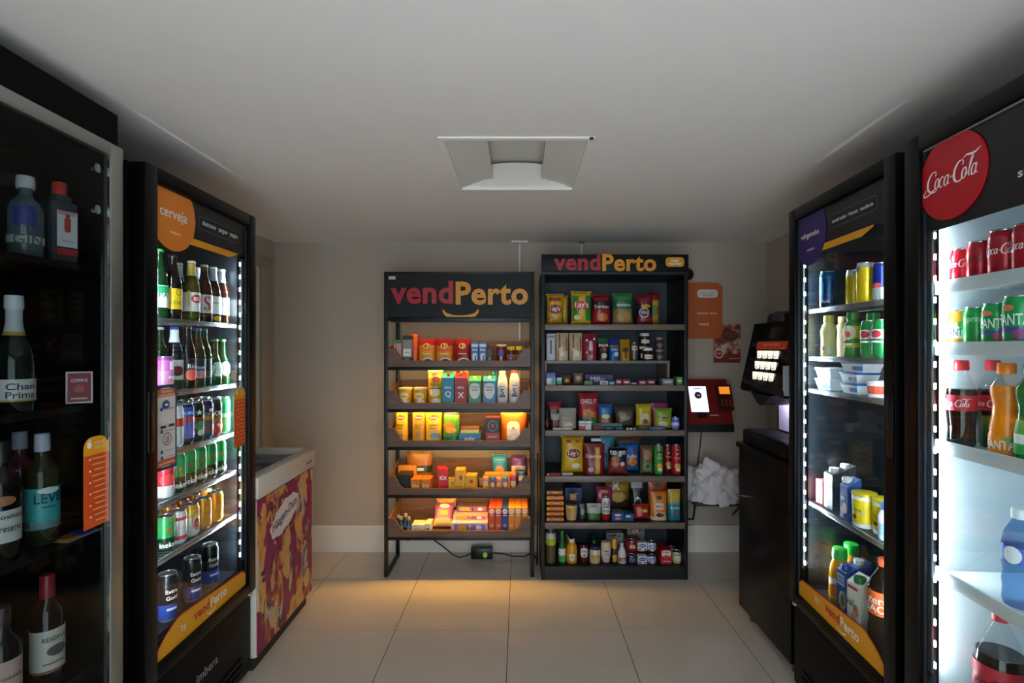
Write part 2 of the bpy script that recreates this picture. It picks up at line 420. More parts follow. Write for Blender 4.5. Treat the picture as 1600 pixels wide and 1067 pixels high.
def cooler(name, label, loc, rz, W, H, D, liner, shelves, zf, style, strength, leds, shelf_v=.068):
    c = thing(name, label, 'cooler', loc, rz)
    wt = .045
    mb = MB()
    mb.box(0, .032, .06, D, .12, H, b=.006); mb.box(W - .032, W, .06, D, .12, H, b=.006)
    mb.box(.0, W, .06, D, 2.06 if H > 2.07 else H - .04, H, b=.006); mb.box(0, W, D - .03, D, .12, H, b=.006); mb.box(.0, W, .06, D, .06, zf - .02, b=.006)
    mb.build('body', BLACK, c, smooth=True)
    ml = MB(); ml.box(.033, wt, .064, D - .04, zf - .018, 2.05); ml.box(W - wt, W - .033, .064, D - .04, zf - .018, 2.05)
    ml.box(.033, W - .033, D - .055, D - .031, zf - .018, 2.05); ml.box(.033, W - .033, .064, D - .04, 2.03, 2.058); ml.box(.033, W - .033, .064, D - .04, zf - .019, zf)
    ml.build('inner_liner', liner, c)
    MB().box(.0, W, .022, .059, .035, .392, b=.008).build('base_panel', BLACK, c, smooth=True)
    for i in range(3): box('grille_slat', M('#0c0d0f', .5, spec=.2), c, .08, W - .08, .016, .0215, .06 + .03 * i, .075 + .03 * i, b=.002)
    for x in (.0325, W - .0465): box('jamb', BLACKG, c, x, x + .014, .0605, .0635, zf, 2.04)
    for x in (.06, W - .06):
        for y in (.1, D - .08): MB().lathe([(.02, .0), (.02, .02), (.012, .03), (.012, .07)], 12, (x, y, 0)).build('foot', M('#1a1a1a', .5), c)
    # door
    dz0, dz1 = .40, H - .005
    g0, g1 = .445, 2.045
    st = .058
    mb = MB(); mb.box(.0, st, 0, .05, dz0, dz1, b=.005); mb.box(W - st, W, 0, .05, dz0, dz1, b=.005); mb.box(st - .002, W - st + .002, 0, .05, dz0, g0, b=.004); mb.box(st - .002, W - st + .002, 0, .05, g1, dz1, b=.004)
    dr = mb.build('door', BLACKG, c, smooth=True)
    box('door_glass', GLASS(), dr, st - .004, W - st + .004, .018, .024, g0 - .004, g1 + .004)
    box('gasket', M('#050505', .8), dr, .02, W - .02, .0505, .0595, dz0 + .02, g0 - .02)
    hx_ = .02 if style.get('handle', 'l') == 'l' else W - .02
    box('handle', M('#020203', .25), dr, hx_ - .014, hx_ + .014, -.006, .004, 1.16, 1.36, b=.004)
    box('door_trim', M('#3a4044', .25, .6), dr, st, st + .006, .012, .019, g0, g1); box('door_trim', M('#3a4044', .25, .6), dr, W - st - .006, W - st, .012, .019, g0, g1)
    MB().lathe([(.012, -.01), (.012, .012)], 10, (W - .02 if style.get('handle', 'l') == 'l' else .02, .02, dz0 - .01)).build('hinge', STEEL, c)
    # shelves
    for z in shelves:
        if style.get('solid'):
            s = box('shelf', M('#c3ced2', .35), c, .05, W - .05, shelf_v + .012, D - .08, z - .022, z - .016)
            mb = MB().box(.052, W - .052, shelf_v - .004, shelf_v + .006, z - .036, z + .0, b=.002); mb.build('shelf_rail', M('#ccd6da', .3), s, smooth=True)
            for x in (.06, W - .06):
                MB().prism([(shelf_v + .25, z - .03), (D - .09, z - .03), (D - .09, z - .085), (D - .1, z - .085)], 'x', x - .003, x + .003).build('bracket', M('#dfe5e5', .35), s)
        else:
            mb = MB()
            for i in range(24):
                x = .055 + (W - .11) * i / 23; mb.box(x - .0015, x + .0015, shelf_v + .004, D - .07, z - .006, z)
            for y in (shelf_v + .2, D - .09): mb.box(.05, W - .05, y, y + .005, z - .011, z - .0065)
            s = mb.build('shelf', M('#8f979b', .3, .9), c)
            MB().box(.048, W - .048, shelf_v - .006, shelf_v + .003, z - .018, z + .001, b=.002).build('shelf_rail', M('#aeb9c0', .22, .85), s, smooth=True)
    # lamps on both jambs
    led_strip(c, W - .061, .032, leds[0], leds[1], leds[2], -1, strength); led_strip(c, .061, .032, leds[0], leds[1], leds[2], 1, strength)
    return c

def wave_sticker(c, W, flip, gx0=.06, gz=.447):
    """amber wave sticker along the foot of the glass"""
    x0, x1 = gx0, W - gx0; n = 24
    def prof(t): return .105 * min(1, (t / .22)) ** .55 * (1 - .38 * t) * (1 if t < .94 else math.sqrt(max(0, 1 - ((t - .94) / .075) ** 2)) * .75 + .25)
    xs = [x0 + (x1 - x0) * i / n for i in range(n + 1)]
    def top(x, k=0):
        t = (x - x0) / (x1 - x0); t = 1 - t if flip else t
        return gz + max(.002, prof(max(0, t))) + k
    wr = flatwrap(.0175)
    s = sticker('wave_sticker', c, wr, ('a', xs, lambda x: gz, lambda x: top(x, .006), '#b3261e'))
    decals(s, wr, [('a', xs, lambda x: gz, lambda x: top(x), '#e9a11c')], off0=.0013)
    m = (x0 + x1) / 2
    decals(s, wr, [('t', m - .14, gz + .045, .03, 'by', '#f3e8d5')], off0=.002)
    logo_vend(s, lambda x, z, o: wr(x, z, o + .0012), m + .03, gz + .05, .22, '#c2331f', '#f6ead2')
    return s

def vend_header(c, W, disc, word, line, z0=1.905):
    x0, x1, z1 = .06, W - .06, 2.043
    h = box('header_panel', M('#14181b', .3), c, x0, x1, .0165, .0176, z0, z1)
    wr = flatwrap(.0162); cx, cz, r = x0 + .095, 1.965, .128
    n = 20
    xs = [x0 + (min(x1, cx + r) - x0) * i / n for i in range(n + 1)]
    g = lambda q: math.sqrt(max(0, r * r - (q - cx) ** 2))
    decals(h, wr, [('a', [x0 + (x1 - .07 - x0) * i / 8 for i in range(9)], lambda q: z0 - .026 + .02 * max(0, (q - (x1 - .09)) / .02) ** 2 if q > x1 - .09 else z0 - .026, lambda q: z0, '#e8a020'),
                   ('a', xs, lambda q: cz - g(q), lambda q: min(z1, cz + g(q)), disc)])
    decals(h, wr, [('t', cx + .003, cz - .005, .145, word, '#f4efe4'), ('t', cx + .01, cz - .065, .06, 'vendperto', '#f4efe4')], off0=.0025)
    wx0 = cx + r + .02; wx1 = x1 - .05
    ring = []
    mx, mz, ww, hh = (wx0 + wx1) / 2, 1.975, wx1 - wx0, .05
    decals(h, wr, [('q', mx, mz, ww, hh, '#7d8488'), ('q', mx, mz, ww - .003, hh - .003, '#14181b'), ('t', mx, mz, ww * .86, line, '#e9ecec')], off0=.0012)

IN_D = M('#10151a', .35, var=.15)
IN_W = M('#b4c2c8', .45)
aL = math.atan2(1, -.019); aR = math.atan2(-1, -.06)
WC = .708
loc_beer = (-1.1915, 1.632, 0); loc_chill = (1.183, 2.254, 0); loc_soda = (1.115, 1.486, 0)
beer = cooler('beer_cooler', 'tall black glass-door cooler of beer with an orange disc on its header', loc_beer, aL, WC, 2.10, .60, IN_D,
              [1.604, 1.34, 1.125, .953, .757], .50, {'handle': 'l'}, LED_W, (.56, 1.89, 24))
vend_header(beer, WC, '#e8852a', 'cerveja', 'destrave · pegue · pague')
wave_sticker(beer, WC, False)
chill = cooler('chilled_food_cooler', 'tall black glass-door cooler of chilled food with a purple disc on its header', loc_chill, aR, .70, 2.10, .60, IN_D,
               [1.662, 1.462, 1.325, .842], .46, {'handle': 'r'}, LED_W, (.56, 1.87, 22))
vend_header(chill, .70, '#3a2a6d', 'refrigerados', 'conservados · frescos · saudáveis')
wave_sticker(chill, .70, True)
soda = cooler('soda_cooler', 'tall black soda cooler with a white interior and a round red sign', loc_soda, aR, .72, 2.10, .60, IN_W,
              [1.683, 1.515, 1.245, .892], .50, {'solid': True, 'handle': 'r'}, LED_K, (.60, 1.83, 21), shelf_v=.05)
# soda cooler header and round sign
h = box('header_panel', M('#101214', .3), soda, .06, .66, .0165, .0176, 1.816, 2.043)
sg = MB(); sg.prism([(.158 + .111 * math.cos(2 * math.pi * i / 40), 1.945 + .111 * math.sin(2 * math.pi * i / 40)) for i in range(40)], 'y', .0115, .0158)
sg = sg.build('round_sign', M('#b0101e', .35), soda)
decals(sg, lambda x, z, o: (x, .0115 - o, z), [('t', .158, 1.95, .19, 'SODA', '#f2eeee')])
decals(h, flatwrap(.0162), [('t', .44, 1.888, .19, 'sinta o sabor', '#c9c9c9', .02)])
box('door_trim', M('#cfe6e4', .2, .6), soda, .06, .66, .010, .0155, 2.043, 2.047)
box('corner_tag', M('#c6201f', .4), soda, .065, .13, .012, .0165, .455, .5)
for x in (.075, .645): box('shelf_post', M('#e8eeee', .3), soda, x - .01, x + .01, .525, .543, .62, 1.95)
s = box('warning_sticker', M('#e0a52c', .5), soda, .17, .30, .542, .5435, 1.70, 1.79)
decals(s, flatwrap(.542), [('t', .19, 1.77, .012, 'A', '#2a2414'), ('r', .26, 1.775, .06, .004, '#4d3f1c'), ('r', .235, 1.755, .11, .003, '#4d3f1c'), ('r', .235, 1.745, .11, .003, '#4d3f1c'), ('r', .235, 1.735, .11, .003, '#4d3f1c'), ('r', .235, 1.725, .11, .003, '#4d3f1c')])
s = box('barcode_sticker', M('#e8e8e8', .5), soda, .0452, .0462, .30, .36, 1.80, 1.845)
for i in range(9): box('bar', M('#333', .5), s, .0463, .0466, .305 + .0058 * i, .3075 + .0058 * i + (.0015 if i % 3 else 0), 1.81, 1.84)
# stickers on the beer cooler's glass
def guide_sticker(parent, wr, x0, x1, z0, z1):
    w = x1 - x0; hh = z1 - z0; x = (x0 + x1) / 2
    s = sticker('rules_sticker', parent, wr, ('q', x, (z0 + z1) / 2, w, hh, '#e9a11c'))
    decals(s, wr, [('r', x, (z0 + z1) / 2 - hh * .1, w, hh * .8, '#d9541e')], off0=.0013)
    decals(s, wr, [('q', x - w * .28, z1 - hh * .085, w * .18, hh * .07, '#f5efe2'), ('o', x - w * .28, z1 - hh * .05, w * .07, hh * .03, w * .025, '#f5efe2'), ('t', x + w * .12, z1 - hh * .07, w * .45, 'ABRIR', '#f3d78c'), ('t', x + w * .12, z1 - hh * .12, w * .45, 'PORTA', '#f3d78c')]
           + [('r', x + w * .08, z1 - hh * (.24 + .062 * i), w * (.62 - .1 * (i % 3)), hh * .014, '#efa36a') for i in range(12)]
           + [('e', x - w * .38, z1 - hh * (.24 + .124 * i), w * .035, hh * .01, '#f5efe2') for i in range(6)], off0=.002)
guide_sticker(beer, flatwrap(.0175), .552, .645, 1.07, 1.327)
wr = flatwrap(.0175); x, w, z0, z1 = .12, .115, 1.083, 1.373; hh = z1 - z0
s = sticker('instruction_sticker', beer, wr, ('r', x, (z0 + z1) / 2, w, hh, '#12406b'))
decals(s, wr, [('q', x, (z0 + z1) / 2, w * .84, hh * .93, '#dedcd6')], off0=.0013)
decals(s, wr, [('r', x, z1 - hh * .095, w * .8, hh * .09, '#d0662c'), ('r', x, z0 + hh * .085, w * .8, hh * .08, '#d0662c'), ('e', x - w * .02, z1 - hh * .235, w * .17, hh * .055, '#1a4d85'),
               ('r', x, z1 - hh * .235, w * .14, hh * .025, '#f2f2f2'), ('t', x, z1 - hh * .08, w * .5, 'VENDPERTO', '#f7efe2'), ('t', x, z1 - hh * .115, w * .7, 'mercado autônomo', '#f7efe2'), ('t', x, z0 + hh * .085, w * .7, 'consumo consciente', '#f7efe2'),
               ('o', x, z0 + hh * .36, w * .2, hh * .075, w * .025, '#4d4a48'), ('t', x, z0 + hh * .365, w * .16, '18', '#b0522c'), ('r', x, z0 + hh * .325, w * .2, hh * .012, '#6c6a66'),
               ('r', x - w * .19, z0 + hh * .51, w * .25, hh * .03, '#23262a'), ('r', x + w * .17, z0 + hh * .515, w * .25, hh * .03, '#23262a')]
       + [('e', x - w * .28, z0 + hh * q, w * .06, hh * .022, '#1a4d85') for q in (.72, .46, .225, .155)] + [('r', x + w * .05, z0 + hh * q, w * .4, hh * .008, '#8f9498') for q in (.725, .715, .465, .23, .16)], off0=.002)
decals(beer, flatwrap(.022), [('t', .37, .245, .14, 'imbera', '#8d9194')])

# ------------------------------------------------------------------ liquor cabinet
aQ = math.atan2(1, -.0375); loc_liq = (-1.177, .76, 0)
WQ = .80
q = thing('liquor_cabinet', 'black liquor cabinet with an aluminium-framed glass door', 'cabinet', loc_liq, aQ)
CB = M('#070808', .6, var=.15, spec=.1)
mb = MB(); mb.box(0, .03, .025, .56, 0, 2.21); mb.box(WQ - .006, WQ + .01, .027, .56, 0, 2.21); mb.box(.03, WQ - .006, .027, .56, 2.10, 2.21); mb.box(.03, WQ - .006, .5, .56, 0, 2.10); mb.box(.03, WQ - .006, .027, .5, 0, .09)
mb.build('body', CB, q)
box('fascia', CB, q, 0, WQ + .01, .024, .0268, 2.09, 2.21)
for z in (1.736, 1.335, .968, .575): box('shelf', M('#0c0d0f', .4, spec=.2), q, .031, WQ - .007, .05, .498, z - .018, z)
ALU = M('#a7aca6', .3, .9)
mb = MB(); mb.box(0, .055, 0, .022, .03, 2.104, b=.002); mb.box(WQ - .05, WQ, 0, .022, .03, 2.104, b=.002); mb.box(.053, WQ - .048, 0, .022, 2.066, 2.104, b=.002); mb.box(.053, WQ - .048, 0, .022, .03, .07, b=.002)
dq = mb.build('door', ALU, q, smooth=True)
box('door_glass', GLASS((.8, .83, .83), .5), dq, .05, WQ - .046, .009, .014, .065, 2.07)
box('lit_edge', M('#d4dcdc', .15, 1), dq, WQ - .0535, WQ - .0485, .0015, .008, .07, 2.05)  # brighter strip puts the light along the stile into the colour
for z in (2.02, 1.90):
    hq = MB().lathe([(.013, 0), (.013, .012)], 14).build('hinge', STEEL, q); hq.location = (WQ - .075, .018, z); hq.rotation_euler = (R(-90), 0, 0)
    box('hinge_arm', STEEL, q, WQ - .075, WQ - .01, .03, .036, z - .006, z + .006, b=.002)
guide_sticker(q, flatwrap(.0085), .66, .748, .99, 1.247)

# ------------------------------------------------------------------ tray rack with timber trays
YT = 3.343; kT = YT / 800
rk = thing('tray_rack', 'black metal rack with five lit wooden trays under a dark header', 'shelving', (-.395, YT, 0))
FR = M('#0c0d0f', .4)
hw = .491; yb = .341
for s in (-1, 1):
    x0, x1 = (-hw, -hw + .024) if s < 0 else (hw - .024, hw)
    box('post', FR, rk, x0, x1, 0, .024, 0, 1.995, b=.002)
    box('post', FR, rk, x0, x1, yb - .024, yb, 0, 1.995, b=.002)
    box('foot_bar', FR, rk, x0, x1, .024, yb - .024, .0, .022, b=.002)
hd = box('header_panel', M('#15191c', .5, spec=.3), rk, -hw + .024, hw - .024, .004, .02, 1.70, 1.985)
box('header_bar', FR, rk, -hw + .02, hw - .02, 0, .024, 1.672, 1.70, b=.002); box('header_bar', FR, rk, -hw + .02, hw - .02, 0, .024, 1.982, 1.9951, b=.002)
logo_vend(hd, flatwrap(.0035), .0, 1.855, .90, '#b3202a', '#e79a22')
box('price_tag', M('#c9ccc8', .6), rk, -hw + .03, -hw + .075, .0, .0036, 1.945, 1.965)
TB = [1.3746, 1.0987, .852, .5387, .263]
WD = WOOD('#5f4536', '#7d5d4a', 2.2, (2, 14, 14))
LEDA = M('#ffc25a', .3, emit=LED_A)
for i, b in enumerate(TB):
    box('crossbar', FR, rk, -hw + .02, hw - .02, .0, .02, b - .022, b - .001, b=.002)
    t = obj('tray', None, rk)
    w = hw - .026
    front = [(-w, b), (w, b), (w, b + .122), (w - .042, b + .122), (w - .085, b + .052), (w - .105, b + .04), (-w + .105, b + .04), (-w + .085, b + .052), (-w + .042, b + .122), (-w, b + .122)]
    MB().prism(front, 'y', .001, .016).build('front_board', WD, t)
    MB().prism([(.0165, b), (.33, b), (.33, b + .17), (.29, b + .17), (.0165, b + .122)], 'x', -w, -w + .014).build('side_board', WD, t)
    MB().prism([(.0165, b), (.33, b), (.33, b + .17), (.29, b + .17), (.0165, b + .122)], 'x', w - .014, w).build('side_board', WD, t)
    box('back_board', WD, t, -w + .0145, w - .0145, .316, .33, b, b + .17)
    box('bottom_board', WD, t, -w + .0145, w - .0145, .0165, .3155, b, b + .012)
zs = [1.690] + [b for b in TB[:4]]
for i, z in enumerate(zs):
    s = box('led_strip', M('#8a8a86', .4, .6), rk, -hw + .04, hw - .04, .0245, .0395, z - .0045, z - .0005)
    box('lens', LEDA if i else M('#ffc25a', .3, emit=LED_A * .35), s, -hw + .045, hw - .045, .027, .037, z - .0065, z - .0045)
    box('front_lip', M('#15161a', .5), s, -hw + .04, hw - .04, .0215, .0235, z - .0245, z - .0005)  # lip added to cut the amber light short on the floor

# ------------------------------------------------------------------ black gondola shelf
YG = 3.306; kG = YG / 800
gx0, gx1 = .1405, 1.087; gw = gx1 - gx0; gm = (gx0 + gx1) / 2
gd = thing('gondola_shelf', 'black gondola shelf with wood-edged shelves of snacks beside the tray rack', 'shelving', (gm, YG, 0))
GB = M('#15181b', .45, var=.1); GI = M('#39424c', .5, var=.05)
hw2 = gw / 2
box('side_panel', GB, gd, -hw2, -hw2 + .022, 0, .43, 0, 1.97, b=.002); box('side_panel', GB, gd, hw2 - .022, hw2, 0, .43, 0, 1.97, b=.002)
box('back_panel', GI, gd, -hw2 + .022, hw2 - .022, .405, .42, .02, 1.97)
box('top_panel', GB, gd, -hw2, hw2, 0, .43, 1.971, 1.99)
hd = box('header_panel', M('#111417', .5, spec=.3), gd, -hw2, hw2, -.012, .012, 1.992, 2.10, b=.002)
logo_vend(hd, flatwrap(-.012), -.065, 2.046, .66, '#b3202a', '#e79a22', smile=False)
decals(hd, flatwrap(-.012), [('q', .385, 2.05, .12, .062, '#e79a22'), ('t', .385, 2.06, .05, 'mini', '#fff'), ('t', .385, 2.04, .08, 'market', '#fff')])
box('plinth', GB, gd, -hw2 + .022, hw2 - .022, .004, .4, .0, .085)
GS = [1.649, 1.256, .965, .669, .368]
WE = WOOD('#6a5d52', '#85766a', 4, (3, 12, 30), .35)
SHM = M('#1d2125', .45)
for z in GS:
    s = box('shelf', SHM, gd, -hw2 + .023, hw2 - .023, .013, .404, z - .03, z)
    box('shelf_edge', WE, s, -hw2 + .023, hw2 - .023, -.006, .0125, z - .036, z + .001, b=.0015)
# raised inner shelf
rs = obj('riser', None, gd)
box('riser_top', WE, rs, -hw2 + .023, .39, .12, .40, 1.394, 1.412); box('riser_leg', WE, rs, .372, .39, .12, .40, 1.2565, 1.3935)
box('riser_leg', WE, rs, -hw2 + .023, -hw2 + .04, .12, .40, 1.2565, 1.3935)

# ------------------------------------------------------------------ chest freezer
fz = thing('chest_freezer', 'white ice cream chest freezer with a magenta and orange printed front', 'freezer', (-1.222, 3.03, 0), aL + R(.2))
FL = .683   # length, local x runs from the beer cooler to the corner; local origin at the far front corner so x is negative
FWH = M('#d8d2c6', .4)
MB().box(-FL, 0, 0, .53, .07, .80, b=.012).build('body', FWH, fz, smooth=True)
mb = MB(); mb.box(-FL - .005, .005, -.012, .06, .80, .905, b=.012); mb.box(-FL - .005, .005, .47, .54, .80, .93, b=.012); mb.box(-FL - .005, .05 - FL, .05, .48, .80, .91, b=.01); mb.box(-.045, .005, .05, .48, .80, .91, b=.01)
mb.build('top_rim', FWH, fz, smooth=True)
box('sliding_lid', GLASS((.72, .78, .8), 1.5), fz, -FL + .05, -.3, .06, .47, .885, .892); box('sliding_lid', GLASS((.72, .78, .8), 1.5), fz, -.34, -.045, .06, .47, .874, .881)
box('lid_frame', M('#6d7478', .35), fz, -.345, -.3, .06, .47, .8925, .90)
box('inner_liner', M('#8f979b', .5), fz, -FL + .06, -.06, .07, .46, .802, .83)
m, nt, bs, o_ = new_mat('painted_flower_print')
tc = nt.nodes.new('ShaderNodeTexCoord'); mp = nt.nodes.new('ShaderNodeMapping'); mp.inputs['Scale'].default_value = (11, 5, 5.5); mp.inputs['Rotation'].default_value = (0, R(28), 0)
nz = nt.nodes.new('ShaderNodeTexNoise'); nz.inputs['Scale'].default_value = 1.1; nz.inputs['Detail'].default_value = 3; nz.inputs['Distortion'].default_value = 1.6
vo = nt.nodes.new('ShaderNodeTexVoronoi'); vo.inputs['Scale'].default_value = 1.5
ad = nt.nodes.new('ShaderNodeVectorMath'); ad.operation = 'ADD'
cr = nt.nodes.new('ShaderNodeValToRGB'); cr.color_ramp.interpolation = 'EASE'
el = cr.color_ramp.elements
for p, c in ((0, '#3a0a26'), (.14, '#7c1448'), (.26, '#9a1c58'), (.33, '#5c1030'), (.36, '#dcb47a'), (.44, '#e0a050'), (.47, '#c26a34'), (.5, '#8a1648'), (.58, '#a3205a'), (.64, '#4a0c2c'), (.67, '#e3a95a'), (.75, '#dcb884'), (.78, '#8fa4b0'), (.81, '#6a1038'), (.9, '#a3205a'), (1, '#c98a4a')):
    e = el.new(p) if p not in (0, 1) else el[0 if p == 0 else -1]
    e.position = p; e.color = lin(c)
mx = nt.nodes.new('ShaderNodeMix'); mx.inputs[0].default_value = .3
sep = nt.nodes.new('ShaderNodeSeparateColor')
nt.links.new(tc.outputs['Object'], mp.inputs[0]); nt.links.new(mp.outputs[0], nz.inputs['Vector']); nt.links.new(mp.outputs[0], ad.inputs[0]); nt.links.new(nz.outputs['Color'], ad.inputs[1])
nt.links.new(ad.outputs[0], vo.inputs['Vector']); nt.links.new(vo.outputs['Color'], sep.inputs[0]); nt.links.new(sep.outputs[0], mx.inputs[2]); nt.links.new(nz.outputs[0], mx.inputs[3])
nt.links.new(mx.outputs[0], cr.inputs[0]); nt.links.new(cr.outputs[0], bs.inputs['Base Color']); bs.inputs['Roughness'].default_value = .4
fp = box('printed_panel', m, fz, -FL + .004, -.035, -.006, -.0005, .085, .795)
n = 28
cl = MB(); cl.flat = True
cpts = [(-.40 + (.165 + .010 * math.sin(7 * a)) * math.cos(a), .645 + (.075 + .006 * math.sin(9 * a)) * math.sin(a) + .04 * math.cos(a)) for a in [2 * math.pi * i / n for i in range(n)]]
cl.add([(-.40, -.0085, .645)] + [(x, -.0085, z) for x, z in cpts], [(0, i + 1, (i + 1) % n + 1) for i in range(n)])
cl = cl.build('cloud_label', M('#ece6e2', .45), fz)
decals(cl, lambda x, z, o: (x, -.0088 - o, z + (x + .40) * .24), [('t', -.40, .645, .28, 'Häagen-Dazs', '#4a1530', .06)])
decals(fz, flatwrap(-.012), [('t', -.09, .845, .08, 'metalfrio', '#2e2e2e')])
box('plinth', M('#2a2a2a', .6), fz, -FL + .03, -.03, .03, .5, .0, .07)

# ------------------------------------------------------------------ coffee corner
aC = R(-90)
cb = thing('coffee_cabinet', 'tall black base cabinet under the coffee machine', 'cabinet', (1.227, 2.871, 0), aC)
KB = M('#060607', .3, spec=.25)
box('body', KB, cb, .004, .56, .02, .55, .06, .945); box('cabinet_door', KB, cb, .006, .555, .0, .018, .065, .94, b=.003)
box('top_board', KB, cb, -.006, .57, -.012, .56, .946, .974, b=.003)
kn = MB().lathe([(.006, 0), (.006, .01), (.011, .014), (.011, .02)], 12).build('lock_knob', STEEL, cb); kn.location = (.03, -.001, .68); kn.rotation_euler = (R(90), 0, 0)
for x in (.06, .5):
    for y in (.06, .5):
        MB().lathe([(.022, 0), (.022, .06)], 10, (x, y, 0)).build('caster', M('#4c4c4c', .4), cb)
cm = thing('coffee_machine', 'black touch-panel coffee machine with lit drink buttons', 'coffee machine', (1.255, 2.835, .975), aC)
box('base', KB, cm, 0, .46, -.02, .44, .0, .075, b=.004)
gr = box('drip_grille', M('#101012', .4), cm, .02, .44, -.015, .13, .0755, .08)
for i in range(10): box('slat', M('#2b2b2e', .35, .5), gr, .03 + .042 * i, .04 + .042 * i, -.01, .12, .0805, .0835)
box('body', KB, cm, .02, .44, .16, .44, .076, .62, b=.005)
box('niche_back', M('#d9d4ea', .35), cm, .06, .40, .15, .159, .084, .29)
nl = box('niche_lamp', M('#e6e2ff', .3, emit=38), cm, .14, .32, .10, .13, .283, .287)
MB().lathe([(.012, 0), (.018, .02), (.018, .05)], 12, (.23, .07, .235)).build('spout', M('#202022', .3), cm)
# tilted front panel: leans back towards the top, belly below
pz0, pz1 = .30, .655
poly = [(-.035, pz0), (-.02, pz0 - .012), (.15, pz0 - .012), (.2, pz1), (.045, pz1)]
MB().prism(poly, 'x', .0, .46).build('front_panel', M('#060708', .12), cm)
def cw(x, z, o):
    t = (z - pz0) / (pz1 - pz0); return (x, -.035 + .08 * t - o, z)
bl = MB(); n = 12
bl.prism([(.12 + .22 * i / n, pz0 - .013 - .055 * math.sin(math.pi * i / n) ** 1.4) for i in range(n + 1)] + [(.34, pz0 - .0125), (.12, pz0 - .0125)][:1], 'y', -.03, .1)
bl.build('spout_cover', M('#1a1513', .3), cm)
bn = sticker('banner', cm, cw, ('r', .245, pz0 + .236, .31, .04, M('#c2391d', .4, emit=.06)))
decals(bn, cw, [('t', .245, pz0 + .24, .17, 'SELECIONE SUA BEBIDA', '#f0c9a0'), ('r', .36, pz0 + .222, .05, .006, '#e0a020')], off0=.0016)
sticker('display', cm, cw, ('r', .235, pz0 + .3, .06, .05, '#2b2c30'))
for r_ in range(3):
    for c_ in range(4):
        bt = MB(); x = .145 + .058 * c_; z = pz0 + .189 - .055 * r_
        y0 = cw(x, z, 0)[1]
        bt.box(x - .021, x + .021, y0 - .006, y0 + .003, z - .02, z + .02, b=.002)
        b_ = bt.build('button', M('#efe9d6', .3, emit=.55), cm)
        decals(b_, lambda X, Z, o: (X, y0 - .006 - o, Z), [('r', x, z - .011, .024, .003, '#6c6a60')])
    decals(cm, cw, [('r', .145 + .058 * c_, pz0 + .189 - .055 * r_ - .0245, .012, .005, '#777') for c_ in range(4)])
MB().lathe([(.08, 0), (.08, .02), (.07, .045), (.04, .058), (.015, .06)], 28, (.16, .125, .6555)).build('bean_hopper', TINT('#2a2320', .85, .12), cm, smooth=True)
box('side_trim', M('#d8dbe4', .25, .3), cm, .452, .4605, -.03, .01, .30, .44)
# payment kiosk on the back wall
kx, kz = 1.31, 1.06
ki = thing('payment_kiosk', 'dark red self-checkout terminal with a lit screen on the back wall', 'terminal', (1.325, YB, .97))
RED = M('#7a1d16', .3)
def kw(x, z, o):      # slanted face: leans back towards the top
    return (x, -.20 + z * .42 - o * .92, z + .0 + o * .38)
hw3 = .165
poly = [(-.205, -.055), (-.20, 0), (-.20 + .30 * .42, .30), (0, .30), (0, -.055)]
MB().prism(poly, 'x', -hw3, hw3).build('housing', RED, ki)
MB().prism([(-.208, -.058), (-.2035, -.002), (-.001, -.002), (-.001, -.058)], 'x', -hw3 - .002, hw3 + .002).build('base_tray', M('#0d0c0c', .4), ki)
scn = sticker('screen', ki, kw, ('r', -.055, .165, .125, .175, M('#c9dcf5', .3, emit=.85)))
decals(scn, kw, [('e', -.055, .19, .026, .024, '#7d1f3a'), ('r', -.052, .19, .022, .012, '#f3f3f7'), ('r', -.055, .235, .05, .006, '#5f6f92')], off0=.0016)
sticker('card_slot', ki, kw, ('q', -.045, .055, .07, .035, '#150c0b'))
sticker('slot_label', ki, kw, ('r', .04, .055, .06, .006, '#d8cfc4'))
cd = obj('card_reader', None, ki)
mb = MB()
def rb(x0, x1, z0, z1, d):
    P = [kw(x, z, o) for o in (0.001, d) for x, z in ((x0, z0), (x1, z0), (x1, z1), (x0, z1))]
    return MB().add(P, [(0, 1, 2, 3), (7, 6, 5, 4), (0, 4, 5, 1), (1, 5, 6, 2), (2, 6, 7, 3), (3, 7, 4, 0)])
rb(.075, .175, .085, .255, .03).build('reader_body', M('#4a130d', .3), cd)
kw2 = lambda x, z, o: kw(x, z, .031 + o)
decals(cd, kw2, [('r', .125, .215, .075, .05, M('#e88a2c', .4, emit=.5)), ('r', .125, .125, .08, .055, '#2a0c08')] + [('q', .098 + .027 * (i % 3), .145 - .016 * (i // 3), .018, .01, '#8a4a34') for i in range(9)])
# orange sign and poster on the back wall
og = thing('orange_sign', 'orange wall sign with one rounded corner beside the gondola shelf', 'sign', (1.36, YB - .012, 1.77))
box('mount', M('#555', .6), og, -.05, .03, .0, .0115, -.1, .1)
def rr(hx, hy, r, corners):
    pts = []
    for (sx, sy, a) in ((1, 1, 0), (-1, 1, 90), (-1, -1, 180), (1, -1, 270)):
        q = r if (sx, sy) in corners else .004
        for i in range(7):
            t = R(a + 15 * i); pts.append((sx * (hx - q) + q * math.cos(t), sy * (hy - q) + q * math.sin(t)))
    return pts
MB().prism(rr(.125, .205, .05, {(1, 1), (1, -1)}), 'y', -.006, 0).build('panel', M('#c4622a', .5), og)
decals(og, flatwrap(-.006), [('q', .015, .125, .15, .06, '#e4e0da'), ('t', .015, .13, .11, 'mercado autônomo', '#c4622a'), ('t', .015, .112, .08, '24 horas', '#c4622a'), ('t', .01, -.02, .16, '· DESTRAVE · PEGUE ·', '#efe3d6'), ('t', -.01, -.10, .07, 'PAGUE', '#efe3d6')])
po = thing('wall_poster', 'small framed red and cream poster above the payment terminal', 'poster', (1.522, YB - .001, 1.53))
m, nt, bs, o_ = new_mat('poster_print')
